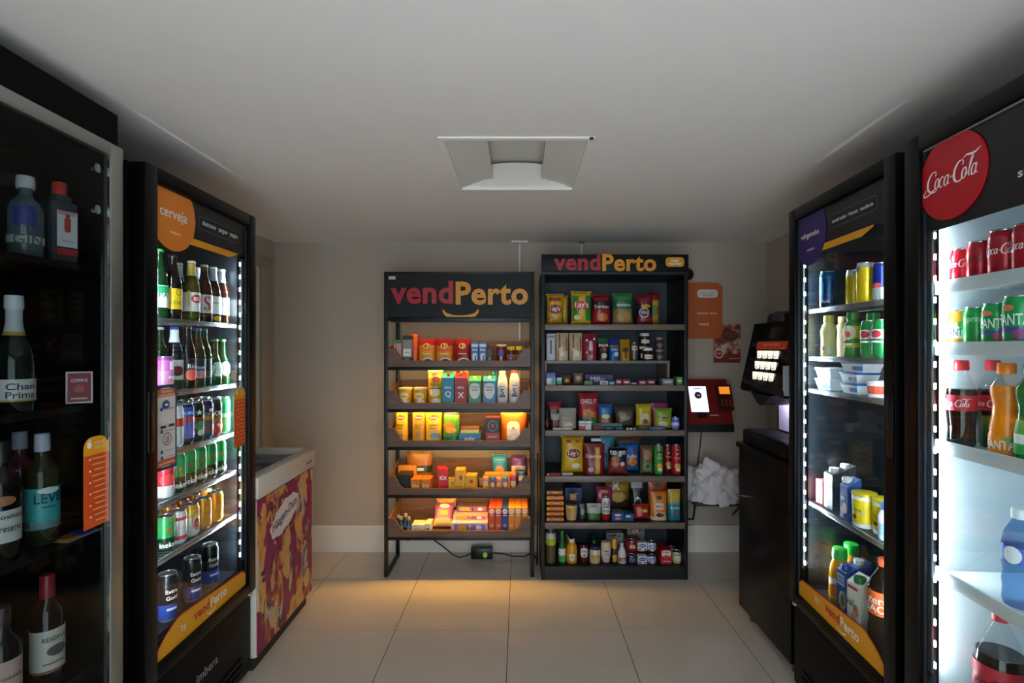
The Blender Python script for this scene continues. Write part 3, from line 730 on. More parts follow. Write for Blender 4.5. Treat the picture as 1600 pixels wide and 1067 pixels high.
tc = nt.nodes.new('ShaderNodeTexCoord'); nz = nt.nodes.new('ShaderNodeTexNoise'); nz.inputs['Scale'].default_value = 14; nz.inputs['Detail'].default_value = 3
cr = nt.nodes.new('ShaderNodeValToRGB'); el = cr.color_ramp.elements; el[0].color = lin('#6b2f2a'); el[1].color = lin('#d9c9bb'); el[0].position = .36; el[1].position = .62
e = el.new(.48); e.color = lin('#a8574a')
nt.links.new(tc.outputs['Object'], nz.inputs['Vector']); nt.links.new(nz.outputs[0], cr.inputs[0]); nt.links.new(cr.outputs[0], bs.inputs['Base Color']); bs.inputs['Roughness'].default_value = .35
box('sheet', m, po, -.098, .098, -.006, 0, -.142, .142)
box('frame_bar', M('#b0a79c', .4), po, -.102, -.098, -.008, 0, -.146, .146); box('frame_bar', M('#b0a79c', .4), po, .098, .102, -.008, 0, -.146, .146)
box('frame_bar', M('#b0a79c', .4), po, -.098, .098, -.008, 0, .142, .146); box('frame_bar', M('#b0a79c', .4), po, -.098, .098, -.008, 0, -.146, -.142)
decals(po, flatwrap(-.006), [('r', 0, -.11, .196, .06, '#8e3328'), ('e', -.06, -.075, .035, .035, '#e3d3c6'), ('e', -.06, -.075, .027, .027, '#b0493a'), ('t', -.06, -.073, .035, 'novo', '#f1e6da'), ('t', .05, -.11, .07, 'café quente', '#eadccd'), ('e', .02, .06, .06, .04, '#4e2a26'), ('e', .02, .065, .05, .03, '#7c4a36')])
# black wall bracket and cloth bundle
br = thing('wall_bracket', 'small black wall shelf bracket holding the white cloth', 'bracket', (1.36, YB - .001, .44))
box('shelf_plate', M('#101011', .4), br, -.17, .25, -.30, -.0, -.014, 0, b=.002)
MB().tube([(-.16, -.26, -.02), (-.165, -.24, -.12), (-.15, -.01, -.2)], .007).build('strut', M('#101011', .4), br)
MB().tube([(.2, -.2, -.02), (.2, -.02, -.16)], .007).build('strut', M('#101011', .4), br)
bm = bmesh.new(); bmesh.ops.create_icosphere(bm, subdivisions=5, radius=1)
for v in bm.verts:
    d = v.co.normalized(); n1 = noise.noise(d * 2.1 + Vector((3, 1, 0))); n2 = abs(noise.noise(d * 4.6)); n3 = abs(noise.noise(d * 10))
    r_ = 1 + .28 * n1 + .3 * n2 + .05 * n3
    v.co = Vector((d.x * .185 * r_ + .05 * max(0, -d.z) * d.x, d.y * .125 * r_, max(0, d.z * .20 * r_ * (1 - .28 * d.x) + .035)))
me = bpy.data.meshes.new('cloth'); bm.to_mesh(me); bm.free(); me.shade_smooth(); me.materials.append(M('#d9d4d0', .8, var=.05))
ct = obj('cloth_bundle', me, None, (1.36, 3.59, .442)); tag(ct, 'crumpled white cloth heaped on the black wall bracket', 'cloth')
cd2 = thing('paper_card', 'blank white card leaning against the cloth bundle', 'card', (1.365, 3.41, .4405), R(12))
c2 = box('sheet', M('#dcd9d4', .6), cd2, -.036, .036, -.002, .001, 0, .09); c2.rotation_euler = (R(-12), R(-8), 0)
# dome camera behind the gondola
dc = thing('wall_speaker', 'small round black device on the wall behind the gondola header', 'device', (1.215, 3.70, 2.03))
s = MB().lathe([(.0, -.03), (.03, -.026), (.045, 0), (.03, .026), (.012, .045), (.012, .066)], 20, cap=False).build('dome', M('#121212', .3), dc, smooth=True); s.rotation_euler = (R(-90), 0, 0)
# cables and power strip on the floor
ps = thing('power_strip', 'black power strip with a green lit switch under the tray rack', 'power strip', (-.27, 3.66, 0))
box('case', M('#0b0b0c', .35), ps, -.076, .076, -.03, .03, .0, .075, b=.004)
MB().prism([(.025 + .016 * math.cos(a) , .03 + .02 * math.sin(a)) for a in [2 * math.pi * i / 14 for i in range(14)]], 'y', -.035, -.029).build('switch', M('#6ea52c', .4, emit=.25), ps)
decals(ps, flatwrap(-.03), [('o', -.03, .03, .02, .02, .003, '#2b2c2e')])
kb = MB().tube([(-.80, 3.66, .12), (-.77, 3.655, .16), (-.72, 3.65, .172), (-.64, 3.645, .15), (-.55, 3.64, .09), (-.48, 3.635, .035), (-.43, 3.63, .012), (-.38, 3.64, .02), (-.347, 3.655, .03)], .0055).build('power_cable', M('#0d0d0e', .5), None, smooth=True)
tag(kb, 'black cable arching from the rack leg to the power strip', 'cable')
kb = MB().tube([(-.193, 3.655, .035), (-.12, 3.65, .03), (-.04, 3.645, .014), (.04, 3.645, .014), (.062, 3.635, .032), (.1, 3.625, .034), (.119, 3.60, .012), (.119, 3.50, .02), (.119, 3.42, .3), (.119, 3.40, .8)], .0055).build('power_cable', M('#0d0d0e', .5), None, smooth=True)
tag(kb, 'black cable running from the power strip up between the two shelves', 'cable')
kb = MB().tube([(1.33, 3.745, .90), (1.325, 3.75, .8), (1.31, 3.75, .7), (1.30, 3.745, .63)], .004).build('power_cable', M('#151515', .5), None, smooth=True)
tag(kb, 'thin black cable hanging below the red terminal', 'cable')
kb = MB().tube([(1.24, 3.745, .90), (1.19, 3.75, .86), (1.13, 3.75, .8), (1.10, 3.75, .78)], .004).build('power_cable', M('#151515', .5), None, smooth=True)
tag(kb, 'thin black cable slanting from the red terminal behind the gondola', 'cable')

# ------------------------------------------------------------------ products: builders
SILV = M('#c4c8cc', .22, .9)
def fracs(decs, w, h):
    o = []
    for s in decs:
        k = s[0]
        if k in 'erq': o.append((k, s[1] * w, s[2] * h, s[3] * w, s[4] * h, s[5]))
        elif k == 't': o.append((k, s[1] * w, s[2] * h, s[3] * w, s[4], s[5]) + ((s[6] * h,) if len(s) > 6 else ()))
        elif k == 's': o.append((k, s[1] * w, s[2] * h, s[3] * w, s[4]))
        elif k == 'o': o.append((k, s[1] * w, s[2] * h, s[3] * w, s[4] * h, s[5] * w, s[6]))
    return o
def colour(c, h, rough=.35, metal=0):
    if isinstance(c, str): return M(c, rough, metal)
    if isinstance(c, list): return RAMP([tuple(x) for x in c], h, rough, metal)
    return c
def interp(prof, z):
    for (r0, z0), (r1, z1) in zip(prof, prof[1:]):
        if z0 <= z <= z1 and z1 > z0: return r0 + (r1 - r0) * (z - z0) / (z1 - z0)
    return prof[-1][0] if z > prof[-1][1] else prof[0][0]
def cylwrap(prof):
    def f(x, z, o):
        r = max(.004, interp(prof, z)); a = x / r; return ((r + o) * math.sin(a), -(r + o) * math.cos(a), z)
    return f
def can(t, w, h, c, decs=(), metal=.35, lid=True):
    r = w / 2
    prof = [(r * .8, 0), (r * .88, .004), (r, .013), (r, h - .02), (r * .95, h - .010), (r * .85, h - .002), (r * .85, h)]
    MB().lathe(prof, 26).build('body', colour(c, h, .25, metal), t, smooth=True)
    mb = MB().lathe([(r * .86, h - .001), (r * .885, h + .001), (r * .86, h + .003), (r * .8, h + .003), (r * .78, h + .0003)], 26); l = mb.build('lid', SILV, t, smooth=True)
    box('pull_tab', SILV, l, -.006, .006, -r * .55, r * .15, h + .001, h + .0035)
    decals(t, cylwrap(prof), fracs(decs, w, h))
def bottle(t, prof, glass, cap, labels=(), decs=(), cap_name='cap', n=22):
    w = max(r for r, z in prof) * 2; h = prof[-1][1]
    MB().lathe(prof, n).build('body', glass, t, smooth=True)
    cr, c0, c1, cc = cap
    MB().lathe([(cr, c0), (cr * 1.04, c0 + (c1 - c0) * .25), (cr, c1 - .002), (cr * .9, c1)], n).build(cap_name, cc if not isinstance(cc, str) else M(cc, .35), t, smooth=True)
    for z0, z1, c in labels:
        pr = [(interp(prof, z0 + (z1 - z0) * i / 8) + .0007, z0 + (z1 - z0) * i / 8) for i in range(9)]
        MB().lathe(pr, n, cap=False).build('label_band', colour(c, h, .45), t, smooth=True)
    decals(t, cylwrap(prof), fracs(decs, w, h), off0=.0016, rows=5)
def bag(t, w, h, d, c, decs=(), kind='pillow', rough=.3):
    nx, nz = 12, 16; sd = random.random() * 50
    def th(x, z):
        u = min(1, abs(2 * x / w)); v = min(1, max(0, z / h))
        if kind == 'pillow': g = (1 - u ** 2.8) ** .55 * max(0, 1 - abs(2 * v - 1) ** 6) ** .7
        else: g = (1 - u ** 3.5) ** .5 * max(.03, (1 - .92 * v ** 2.4))
        return d / 2 * g * (1 + .14 * noise.noise(Vector((x * 30 + sd, sd, z * 24)))) + .0006
    def hwf(z):
        v = z / h
        return 1 - (.07 * math.sin(math.pi * v) if kind == 'pillow' else -.0 + .0) + .012 * noise.noise(Vector((sd, z * 30, 0)))
    vs = []
    for s in (-1, 1):
        for j in range(nz + 1):
            for i in range(nx + 1):
                z = h * j / nz; x = (-w / 2 + w * i / nx); vs.append((x * hwf(z), s * th(x, z), z))
    N = (nx + 1) * (nz + 1); fs = []
    for j in range(nz):
        for i in range(nx):
            a = j * (nx + 1) + i; fs.append((a, a + 1, a + nx + 2, a + nx + 1)); fs.append((N + a + nx + 1, N + a + nx + 2, N + a + 1, N + a))
    for i in range(nx): fs.append((i + 1, i, N + i, N + i + 1)); a = nz * (nx + 1) + i; fs.append((a, a + 1, N + a + 1, N + a))
    for j in range(nz): a = j * (nx + 1); fs.append((a, a + nx + 1, N + a + nx + 1, N + a)); a += nx; fs.append((a + nx + 1, a, N + a, N + a + nx + 1))
    MB().add(vs, fs).build('pack', colour(c, h, rough), t, smooth=True)
    if kind == 'pillow':
        ck = c[-1][1] if isinstance(c, list) else c
        box('seal', colour(ck, h, rough), t, -w / 2 * hwf(h), w / 2 * hwf(h), -.0012, .0012, h * .955, h + .002)
    decals(t, lambda x, z, o: (x * hwf(z), -th(x, z) - o, z), fracs(decs, w, h), off0=.0025, rows=6)
def carton(t, w, h, d, c, decs=(), cap=None, top=None, rough=.4):
    """box package; cap = (x, r, colour) screw cap on top; top = height of a sloping gable"""
    if top:
        poly = [(-d / 2, 0), (d / 2, 0), (d / 2, h), (d / 2 - .004, h), (-d / 2, h - top)]
        MB().prism(poly, 'x', -w / 2, w / 2).build('box', colour(c, h, rough), t)
        zt = h - top * .5
    else:
        MB().box(-w / 2, w / 2, -d / 2, d / 2, 0, h, b=min(.0015, w * .1, h * .1)).build('box', colour(c, h, rough), t); zt = h
    if cap:
        x, r, cc = cap; MB().lathe([(r, zt - .006 if top else zt - .001), (r, zt + .012), (r * .9, zt + .014)], 16, (x, -d * .12 if top else 0, 0)).build('cap', M(cc, .35), t, smooth=True)
    decals(t, flatwrap(-d / 2), fracs(decs, w, h - (top or 0)))
def tub(t, w, h, c, lid, decs=(), taper=.82, lh=None):
    r = w / 2; lh = lh or h * .1
    prof = [(r * taper * .96, 0), (r * taper, .003), (r * .97, h - lh), (r * .97, h - lh * .6)]
    MB().lathe(prof, 26).build('cup', colour(c, h, .35), t, smooth=True)
    MB().lathe([(r, h - lh), (r * 1.0, h - .001), (r * .96, h)], 26).build('lid', M(lid, .35), t, smooth=True)
    decals(t, cylwrap(prof), fracs(decs, w, h))
def rtub(t, w, h, d, c, lid, decs=(), taper=.82):
    vs = [(sx * w / 2 * k, sy * d / 2 * k, z) for k, z in ((taper, 0), (1, h * .82)) for sx, sy in ((-1, -1), (1, -1), (1, 1), (-1, 1))]
    MB().add(vs, [(3, 2, 1, 0), (4, 5, 6, 7), (0, 1, 5, 4), (1, 2, 6, 5), (2, 3, 7, 6), (3, 0, 4, 7)]).build('cup', c if not isinstance(c, (str, list)) else colour(c, h), t)
    MB().box(-w / 2 - .003, w / 2 + .003, -d / 2 - .003, d / 2 + .003, h * .82, h, b=.003).build('lid', M(lid, .35), t, smooth=True)
    decals(t, lambda x, z, o: (x, -d / 2 * (taper + (1 - taper) * z / (h * .82)) - o, z), fracs(decs, w, h))
def jar(t, w, h, c, lid, decs=(), lh=.18, labels=()):
    r = w / 2; b = h * (1 - lh)
    prof = [(r * .9, 0), (r, h * .04), (r, b * .86), (r * .82, b * .97), (r * .82, b + .001)]
    bottle(t, prof, colour(c, h, .2), (r * .9, b * .975, h, lid), labels, decs, 'lid')
LONGNECK = [(.028, 0), (.030, .006), (.030, .125), (.027, .150), (.0165, .185), (.0135, .205), (.0135, .228), (.0145, .230), (.0145, .236)]
STUBBY = [(.027, 0), (.029, .006), (.029, .075), (.026, .098), (.015, .13), (.0135, .15), (.0135, .185), (.0145, .188), (.0145, .193)]
WINE = [(.034, 0), (.037, .006), (.037, .19), (.032, .208), (.017, .228), (.0145, .25), (.0145, .294), (.016, .296)]
def sc_prof(p, sr, sz): return [(r * sr, z * sz) for r, z in p]

SH = {'T1': (TB[0] + .0125, YT + .018), 'T2': (TB[1] + .0125, YT + .018), 'T3': (TB[2] + .0125, YT + .018), 'T4': (TB[3] + .0125, YT + .018), 'T5': (TB[4] + .0125, YT + .018),
      'A': (GS[0] + .0003, YG + .016), 'B': (1.4123, YG + .124), 'C': (GS[1] + .0003, YG + .016), 'D': (GS[2] + .0003, YG + .016), 'E': (GS[3] + .0003, YG + .016), 'F': (GS[4] + .0003, YG + .016), 'H': (.0853, YG + .02)}
def at(shelf, pl, pr, yt, dy, d=None, dz=0):
    """stand a package on a back-wall shelf: place and size from where its outline lies in the photograph at that depth"""
    z, y0 = SH[shelf]; z += dz; Yf = y0 + dy
    X = ((pl + pr) / 2 - CX) * Yf / F; w = (pr - pl) * Yf / F; h = EYE - (yt - CY) * Yf / F - z
    return (X, Yf + (d if d is not None else w) / 2, z), w, h
def bk(kind, shelf, pl, pr, yt, dy, name, label, cat, c, decs=(), d=None, group=None, rz=0, dz=0, tilt=0, **kw):
    loc, w, h = at(shelf, pl, pr, yt, dy, d, dz)
    if tilt: loc = (loc[0], loc[1], loc[2] + (d or w) / 2 * math.sin(R(tilt)) + .001)
    t = thing(name, label, cat, loc, R(rz), group)
    if tilt: t.rotation_euler = (R(-tilt), 0, R(rz))
    if kind == 'bag': bag(t, w, h, d, c, decs, **kw)
    elif kind == 'pouch': bag(t, w, h, d, c, decs, kind='pouch', **kw)
    elif kind == 'box': carton(t, w, h, d, c, decs, **kw)
    elif kind == 'can': can(t, w, h, c, decs, **kw)
    elif kind == 'tub': tub(t, w, h, c, kw.pop('lid'), decs, **kw)
    elif kind == 'jar': jar(t, w, h, c, kw.pop('lid'), decs, **kw)
    elif kind == 'bottle':
        p = kw.pop('prof'); m = max(r for r, z in p); H = p[-1][1]; p = [(r / m * w / 2, z / H * h) for r, z in p]
        cr, c0, c1, cc = kw.pop('cap'); lb = [(a * h, b * h, q) for a, b, q in kw.pop('labels', ())]
        bottle(t, p, c if not isinstance(c, str) else M(c, .2), (cr * w / 2, c0 * h, c1 * h, cc), lb, decs)
    return t
SQUEEZE = [(.9, 0), (1, .1), (1, 1.5), (.92, 2.2), (.55, 2.7), (.45, 2.8), (.45, 3.2)]
SAUCE = [(.95, 0), (1, .1), (1, 1.9), (.8, 2.5), (.4, 3.3), (.34, 3.6), (.34, 4.4)]
MILKB = [(.92, 0), (1, .1), (1, 2.0), (.92, 2.5), (.62, 3.1), (.5, 3.2), (.5, 3.5)]

# ------------------------------------------------------------------ tray rack goods
Wh = '#efece4'
# first tray
bk('box', 'T1', 614, 628.5, 531, .05, 'cookie_box', 'red and white striped box at the end of the top tray', 'box', '#b3202c', [('r', -.36, .5, .08, .9, Wh), ('r', -.18, .5, .07, .9, Wh), ('r', 0, .5, .07, .9, Wh), ('r', .18, .5, .07, .9, Wh), ('r', .36, .5, .07, .9, Wh), ('r', 0, .93, 1, .14, '#3f7a3a')], d=.1)
bk('box', 'T1', 629, 643, 524, .02, 'coffee_pack', 'slim grey coffee pack with a white panel on the top tray', 'pack', [(0, '#3b3d3c'), (.25, '#8b8f8c'), (.85, '#2a2624')], [('r', 0, .42, .85, .25, Wh), ('t', 0, .42, .5, 'cofe', '#333'), ('r', 0, .15, .5, .1, '#888')], d=.06)
bk('pouch', 'T1', 640, 652, 522, .10, 'orange_pouch', 'orange pouch behind the slim grey coffee pack', 'pouch', '#e2622a', d=.05)
for i, (a, b, c, l) in enumerate(((653, 679, [(0, '#e39a2c'), (.55, '#e8862a'), (.75, '#c2262b')], 'orange coffee bag with a red top nearest the slim grey pack'), (680, 707, [(0, '#e0902c'), (.5, '#dc6e2a'), (.72, '#a81f2a')], 'orange coffee bag with a red top between two other coffee bags'), (709, 735, [(0, '#9e1722'), (.8, '#b3202c')], 'dark red coffee bag beside the small blue cartons'))):
    bk('pouch', 'T1', a, b, 529, .01, 'coffee_bag', l, 'bag', c, [('e', 0, .72, .22, .11, '#e9c14a'), ('e', 0, .72, .13, .07, '#8c1a24'), ('t', 0, .72, .16, '3', '#f4dca0'), ('e', .08, .14, .36, .13, '#e8ddc9'), ('e', .1, .14, .24, .08, '#3b241a'), ('r', 0, .42, .5, .03, '#f0dcb0')], d=.07, group='coffee bags on the top tray')
for a, b, l in ((736, 747.5, 'small blue carton next to the dark red coffee bag'), (748.5, 760, 'small blue carton next to the little black box')):
    bk('box', 'T1', a, b, 534, .02, 'blue_carton', l, 'carton', '#2f79b4', [('r', 0, .84, .9, .12, '#dfe8ee'), ('t', 0, .66, .7, 'leite', '#fff'), ('q', 0, .3, .6, .4, '#dfe9f0'), ('r', .1, .3, .2, .22, '#2f6a9c')], d=.05, group='blue cartons on the top tray')
bk('box', 'T1', 761, 769, 545, .03, 'small_box', 'little black box between blue cartons and a cream-lidded tub', 'box', '#2a2a2c', [('r', 0, .3, .5, .3, '#83878a')], d=.04)
bk('tub', 'T1', 775, 791, 538, .02, 'malt_tub', 'dark red drink powder tub with a cream lid', 'tub', '#7e1f26', [('e', 0, .55, .3, .2, '#4a66a8'), ('r', 0, .25, .25, .3, '#d9b56a')], lid='#e6d6ba', taper=.97)
for a, b, l in ((792, 805, 'yellow-capped chocolate powder tub beside the cream-lidded tub'), (806, 818.5, 'yellow-capped chocolate powder tub at the tray end')):
    bk('tub', 'T1', a, b, 541, .02, 'cocoa_tub', l, 'tub', [(0, '#d9b326'), (.55, '#5d2a1e')], [('e', 0, .35, .4, .22, '#8a3a8a'), ('t', 0, .35, .5, 'NESCAU', '#fff')], lid='#f0c020', taper=.98, lh=.025, group='cocoa tubs on the top tray')
# second tray
for a, b, l in ((620, 642, 'low round yellow tub at the end of the second tray'), (643.5, 666, 'low round yellow tub beside the tall yellow canister')):
    bk('tub', 'T2', a, b, 606, .015, 'powder_tub', l, 'tub', '#d8a824', [('e', 0, .55, .34, .2, '#f3e2a0'), ('t', 0, .55, .5, 'Ninho', '#3f6a2c'), ('e', .1, .22, .3, .14, '#efe6cf')], lid='#ecd9a4', group='low yellow tubs', taper=.9)
bk('tub', 'T2', 667, 691, 579, .015, 'powder_canister', 'tall yellow milk powder canister on the second tray', 'canister', '#dcb02a', [('r', .0, .83, .9, .08, '#f2e7c0'), ('e', .1, .75, .25, .08, '#d2542a'), ('t', -.05, .62, .7, 'Ninho', '#3f6a2c'), ('e', 0, .4, .36, .12, '#efe4c4'), ('e', .1, .14, .34, .09, '#e7dfc8'), ('r', 0, .5, .8, .03, '#3f7a9c')], lid='#f0e2a6', taper=.98, lh=.012)
def milk(a, b, yt, dy, label, c, text, mark, gp='milk cartons on the second tray', top=.03, dd=.06, cap='#4a2c22'):
    bk('box', 'T2', a, b, yt, dy, 'milk_carton', label, 'carton', c, [('t', 0, .66, .6, text, '#fff')] + mark, d=dd, group=gp, top=top, cap=(.0, .011, cap))
milk(691, 709, 583, .012, 'teal milk carton with a white letter', '#1f8fae', 'MILK', [('t', 0, .42, .5, 'Q', '#fff'), ('r', 0, .08, .6, .03, '#bfe2ea')])
milk(711, 729, 583, .012, 'crimson milk carton with a white cross', '#b0213c', 'MILK', [('t', 0, .4, .55, 'X', '#fff'), ('r', 0, .08, .6, .03, '#eac0c6')])
milk(698, 711, 581, .085, 'milk carton with a brown cap behind the teal one', '#e2d6bc', '', [])
milk(718, 731, 580, .085, 'cream milk carton with a dark cap behind the crimson one', '#e4d2ac', '', [])
SHL = [('q', 0, .66, .86, .5, '#e5e7e4'), ('e', 0, .46, .34, .16, '#e5e7e4'), ('t', 0, .76, .8, 'Piracanjuba', '#26282a'), ('t', 0, .66, .5, 'leite', '#6f767a'), ('r', 0, .06, .9, .1, '#dfe2df')]
milk(732.5, 751, 588, .012, 'white and green milk carton with a shield panel', [(0, '#e5e7e4'), (.14, '#2f9a6a')], '', SHL, cap='#e8d9b0')
milk(755, 774, 588, .012, 'white and blue milk carton with a shield panel', [(0, '#e5e7e4'), (.14, '#2b86c0')], '', SHL, cap='#e8d9b0')
milk(764, 777, 581, .085, 'blue milk carton behind the white and blue one', '#2a7fae', '', [], cap='#2a5f86')
for a, b, yt, cc, l in ((776, 793.5, 581, '#e8e2d2', 'white milk bottle with a cream cap'), (795, 812.5, 578, '#c4373c', 'white milk bottle with a red cap')):
    bk('bottle', 'T2', a, b, yt, .015, 'milk_bottle', l, 'bottle', '#d8dbe2', [('t', 0, .42, .3, 'S', '#2c2c34'), ('r', 0, .58, .5, .02, '#6b7482'), ('r', 0, .3, .5, .06, '#4b5566')], prof=MILKB, cap=(.52, .9, 1.02, cc), group='milk bottles on the second tray')
# third tray
YL = '#e6b62a'
for a, b, l, rz in ((616, 636, 'yellow pasta bag turned aside at the end of the third tray', -14), (643, 663, 'mustard pasta bag between two brighter yellow bags', 0), (664, 689, 'bright yellow pasta bag with a blue patch', 6)):
    bk('pouch', 'T3', a, b, 645, .02, 'pasta_bag', l, 'bag', YL if rz else '#c99a2c', [('e', 0, .84, .33, .07, '#c2262b'), ('t', 0, .84, .5, 'Renata', '#fff'), ('r', 0, .6, .6, .04, '#a8741c'), ('r', 0, .5, .5, .03, '#a8741c'), ('e', .1 if rz > 0 else 0, .26, .34, .08, '#4a86b0' if rz > 0 else '#c98a2a')], d=.07, rz=rz, group='pasta bags on the third tray')
bk('pouch', 'T3', 691, 717, 645, .02, 'toast_bag', 'green bag of toasts beside the yellow pasta bags', 'bag', [(0, '#2c7a3a'), (.25, '#4f9a2c'), (.8, '#6aa834'), (.92, '#2c3a44')], [('e', -.05, .58, .36, .11, '#d9862c'), ('e', .05, .44, .36, .1, '#e0a23c'), ('t', 0, .9, .6, 'Bauducco', '#fff'), ('r', 0, .1, .8, .1, '#3a6f9c')], d=.08, rz=-10)
bk('box', 'T3', 717, 751, 677, .02, 'wafer_pack', 'flat blue pack lying under a yellow pack on the third tray', 'pack', '#2a82b0', [('t', 0, .5, .5, 'wafer', '#fff')], d=.12)
t = bk('box', 'T3', 719, 748, 668, .03, 'wafer_pack', 'flat yellow and brown pack lying on top of a blue pack', 'pack', [(0, '#e3c45a'), (.6, '#8a5a34')], d=.1, dz=.0697, rz=4)
bk('box', 'T3', 759, 780.5, 651, .02, 'capsule_box', 'black and dark red coffee capsule box with a round emblem', 'box', [(0, '#a83a30'), (.4, '#1b191c'), (.95, '#8a3a28')], [('o', 0, .66, .34, .2, .05, '#8a8e92'), ('e', 0, .67, .12, .08, '#b23a30'), ('t', 0, .25, .6, 'espresso', '#e6c9b6'), ('r', 0, .12, .5, .03, '#d9a49a')], d=.09)
bk('pouch', 'T3', 782, 822, 645, .03, 'orange_pouch', 'large orange stand-up pouch with a white label', 'pouch', '#e2751e', [('q', 0, .37, .5, .68, '#f0e8d8'), ('e', 0, .5, .05, .04, '#c08a3c'), ('r', .05, .3, .3, .03, '#c9c2d4')], d=.09)
# fourth tray
t = bk('box', 'T4', 619, 640.5, 742, .02, 'snack_display_box', 'open black display box of blue snack bars', 'box', '#17181b', [('t', .2, .2, .4, 'bar', '#6f7a84')], d=.12)
for i, (x, z) in enumerate(((-.025, .0), (.01, .0))):
    o = box('wrapped_bar', M('#2a66b0', .3), t, x - .016, x + .016, -.05, .05, .062, .094, b=.004)
    decals(o, lambda X, Z, q, x=x: (x + X, -.05 - q, Z), [('r', 0, .076, .024, .012, '#d9962c')])
bk('box', 'T4', 622, 650, 728, .14, 'snack_box_lid', 'amber topped carton behind the black display box', 'carton', '#c9862c', d=.04)
for a, b, l in ((641.5, 656.5, 'orange box beside the black display box'), (657.5, 673, 'orange box nearest the red chocolate box')):
    bk('box', 'T4', a, b, 749, .02, 'orange_box', l, 'box', '#e07a22', [('t', 0, .5, .6, 'bis', '#f6e2b8')], d=.12, group='orange boxes on the fourth tray')
bk('pouch', 'T4', 634, 674, 706, .20, 'kraft_pouch', 'brown kraft pouch with a dark green band at the tray back', 'pouch', [(0, '#a8682c'), (.34, '#2c3a22'), (.56, '#a8682c'), (.9, '#70502c')], [('r', 0, .45, .4, .08, '#d9cfae')], d=.08)
bk('box', 'T4', 682, 697, 733, .03, 'chocolate_box', 'bright red chocolate box tilted sideways on the fourth tray', 'box', '#c2182c', [('t', 0, .6, .7, 'Kit', '#fff', .2)], d=.1, rz=14)
for a, b, yt, rz, l in ((700, 710, 748, 8, 'low yellow tea box leaning beside the red chocolate box'), (711, 726, 734, 0, 'upright yellow tea box on the fourth tray'), (727, 744, 743, -4, 'wide yellow tea box with a red spot')):
    bk('box', 'T4', a, b, yt, .03, 'tea_box', l, 'box', '#dcae24', [('e', .1, .62, .16, .12, '#b8342a'), ('r', 0, .2, .7, .04, '#a87c18')], d=.09 if rz != 8 else .05, rz=rz, group='yellow tea boxes')
for i, (a, b, yt, dy) in enumerate(((736, 745, 747, .14), (744, 753, 742, .16), (748, 757, 748, .12))):
    bk('bag', 'T4', a, b, yt, dy, 'wrapped_candy', ('silver wrapped candy behind the wide tea box', 'dark wrapped candy in the middle of the fourth tray', 'grey wrapped candy nearest the yellow roll')[i], 'candy', ('#b9b4ae', '#3a2c2a', '#8d8884')[i], d=.03, group='wrapped candies')
t = bk('box', 'T4', 757, 805, 740, .10, 'biscuit_roll', 'long yellow biscuit pack lying behind the small bars', 'pack', '#e0aa2c', [('e', -.22, .5, .16, .3, '#c2262b'), ('t', -.22, .5, .24, 'Bauducco', '#fff'), ('r', .2, .5, .3, .3, '#e89a4a')], d=.06)
for a, b, c, yt, l in ((754, 764, '#d99a5a', 744, 'tan bar'), (764.8, 774, '#2f6f94', 746, 'teal bar'), (775, 784, '#d98a86', 746, 'pink bar'), (784.8, 794, '#4f7aa0', 745, 'blue bar'), (796, 808, '#b23a44', 742, 'red bar')):
    bk('bag', 'T4', a, b, yt, .015, 'cereal_bar', 'upright ' + l + ' in the row at the front of the fourth tray', 'bar', c, [('r', 0, .5, .7, .3, '#e9c59a'), ('r', .05, .3, .5, .12, '#e0a21e'), ('r', 0, .12, .9, .2, '#7d2a34' if 'red' in l else c)], d=.025, group='bars on the fourth tray')
bk('bag', 'T4', 768, 793, 714, .20, 'chips_bag', 'turquoise snack bag at the back of the fourth tray', 'bag', [(0, '#c8a87a'), (.35, '#3a9ac4'), (.7, '#46b0d6')], [('e', 0, .45, .3, .16, '#d98a3a'), ('e', .1, .3, .2, .1, '#efe6da')], d=.05, tilt=12, rough=.2)
bk('bag', 'T4', 798, 822, 714, .20, 'chips_bag', 'purple snack bag at the back corner of the fourth tray', 'bag', [(0, '#b07a5a'), (.35, '#e0d8d0'), (.6, '#7a4a8c')], [('e', 0, .4, .3, .16, '#c98a4a')], d=.05, tilt=12, rough=.2)
bk('bag', 'T4', 806, 823, 737, .10, 'chips_bag', 'dark blue foil bag under the purple snack bag', 'bag', '#2c4a78', [('r', 0, .5, .5, .3, '#c2c8d0')], d=.05, tilt=10, rough=.2)
# fifth tray
for i, (x, yt, dy, l) in enumerate(((621.5, 806, .10, 'small dark spice bottle in the tray corner'), (626, 808, .02, 'small dark spice bottle in front of the corner one'), (633, 804, .05, 'small dark spice bottle with the tallest cap'), (638, 809, .02, 'small dark spice bottle next to the cream boxes'))):
    bk('bottle', 'T5', x - 4, x + 4, yt, dy, 'spice_bottle', l, 'bottle', '#2a3a44', [('r', 0, .35, .9, .25, '#5f7f94')], prof=[(1, 0), (1, 4), (.6, 5), (.5, 6)], cap=(.62, .78, 1.02, '#8d9490'), group='spice bottles on the bottom tray')
bk('box', 'T5', 643, 663.5, 820, .02, 'medicine_box', 'cream medicine box lying flat on the bottom tray', 'box', '#e6dfca', [('r', 0, .35, .8, .12, '#b9b4a4'), ('t', -.1, .6, .4, 'genérico', '#7a7868')], d=.10, group='cream boxes')
bk('box', 'T5', 664.5, 673, 818, .02, 'medicine_box', 'narrow cream medicine box beside the purple bread pack', 'box', '#eae3cf', [('r', 0, .4, .3, .3, '#55524a')], d=.10, group='cream boxes')
for i, (yt, dz, l) in enumerate(((799, .0, 'tan bread roll bag lying lower at the back of the bottom tray'), (779, .096, 'tan bread roll bag stacked on another at the back'))):
    bk('bag', 'T5', 680, 713, yt, .225, 'bread_bag', l, 'bag', '#d9a866', [('r', 0, .5, .4, .1, '#c2863c')], d=.058, dz=dz, group='bread roll bags')
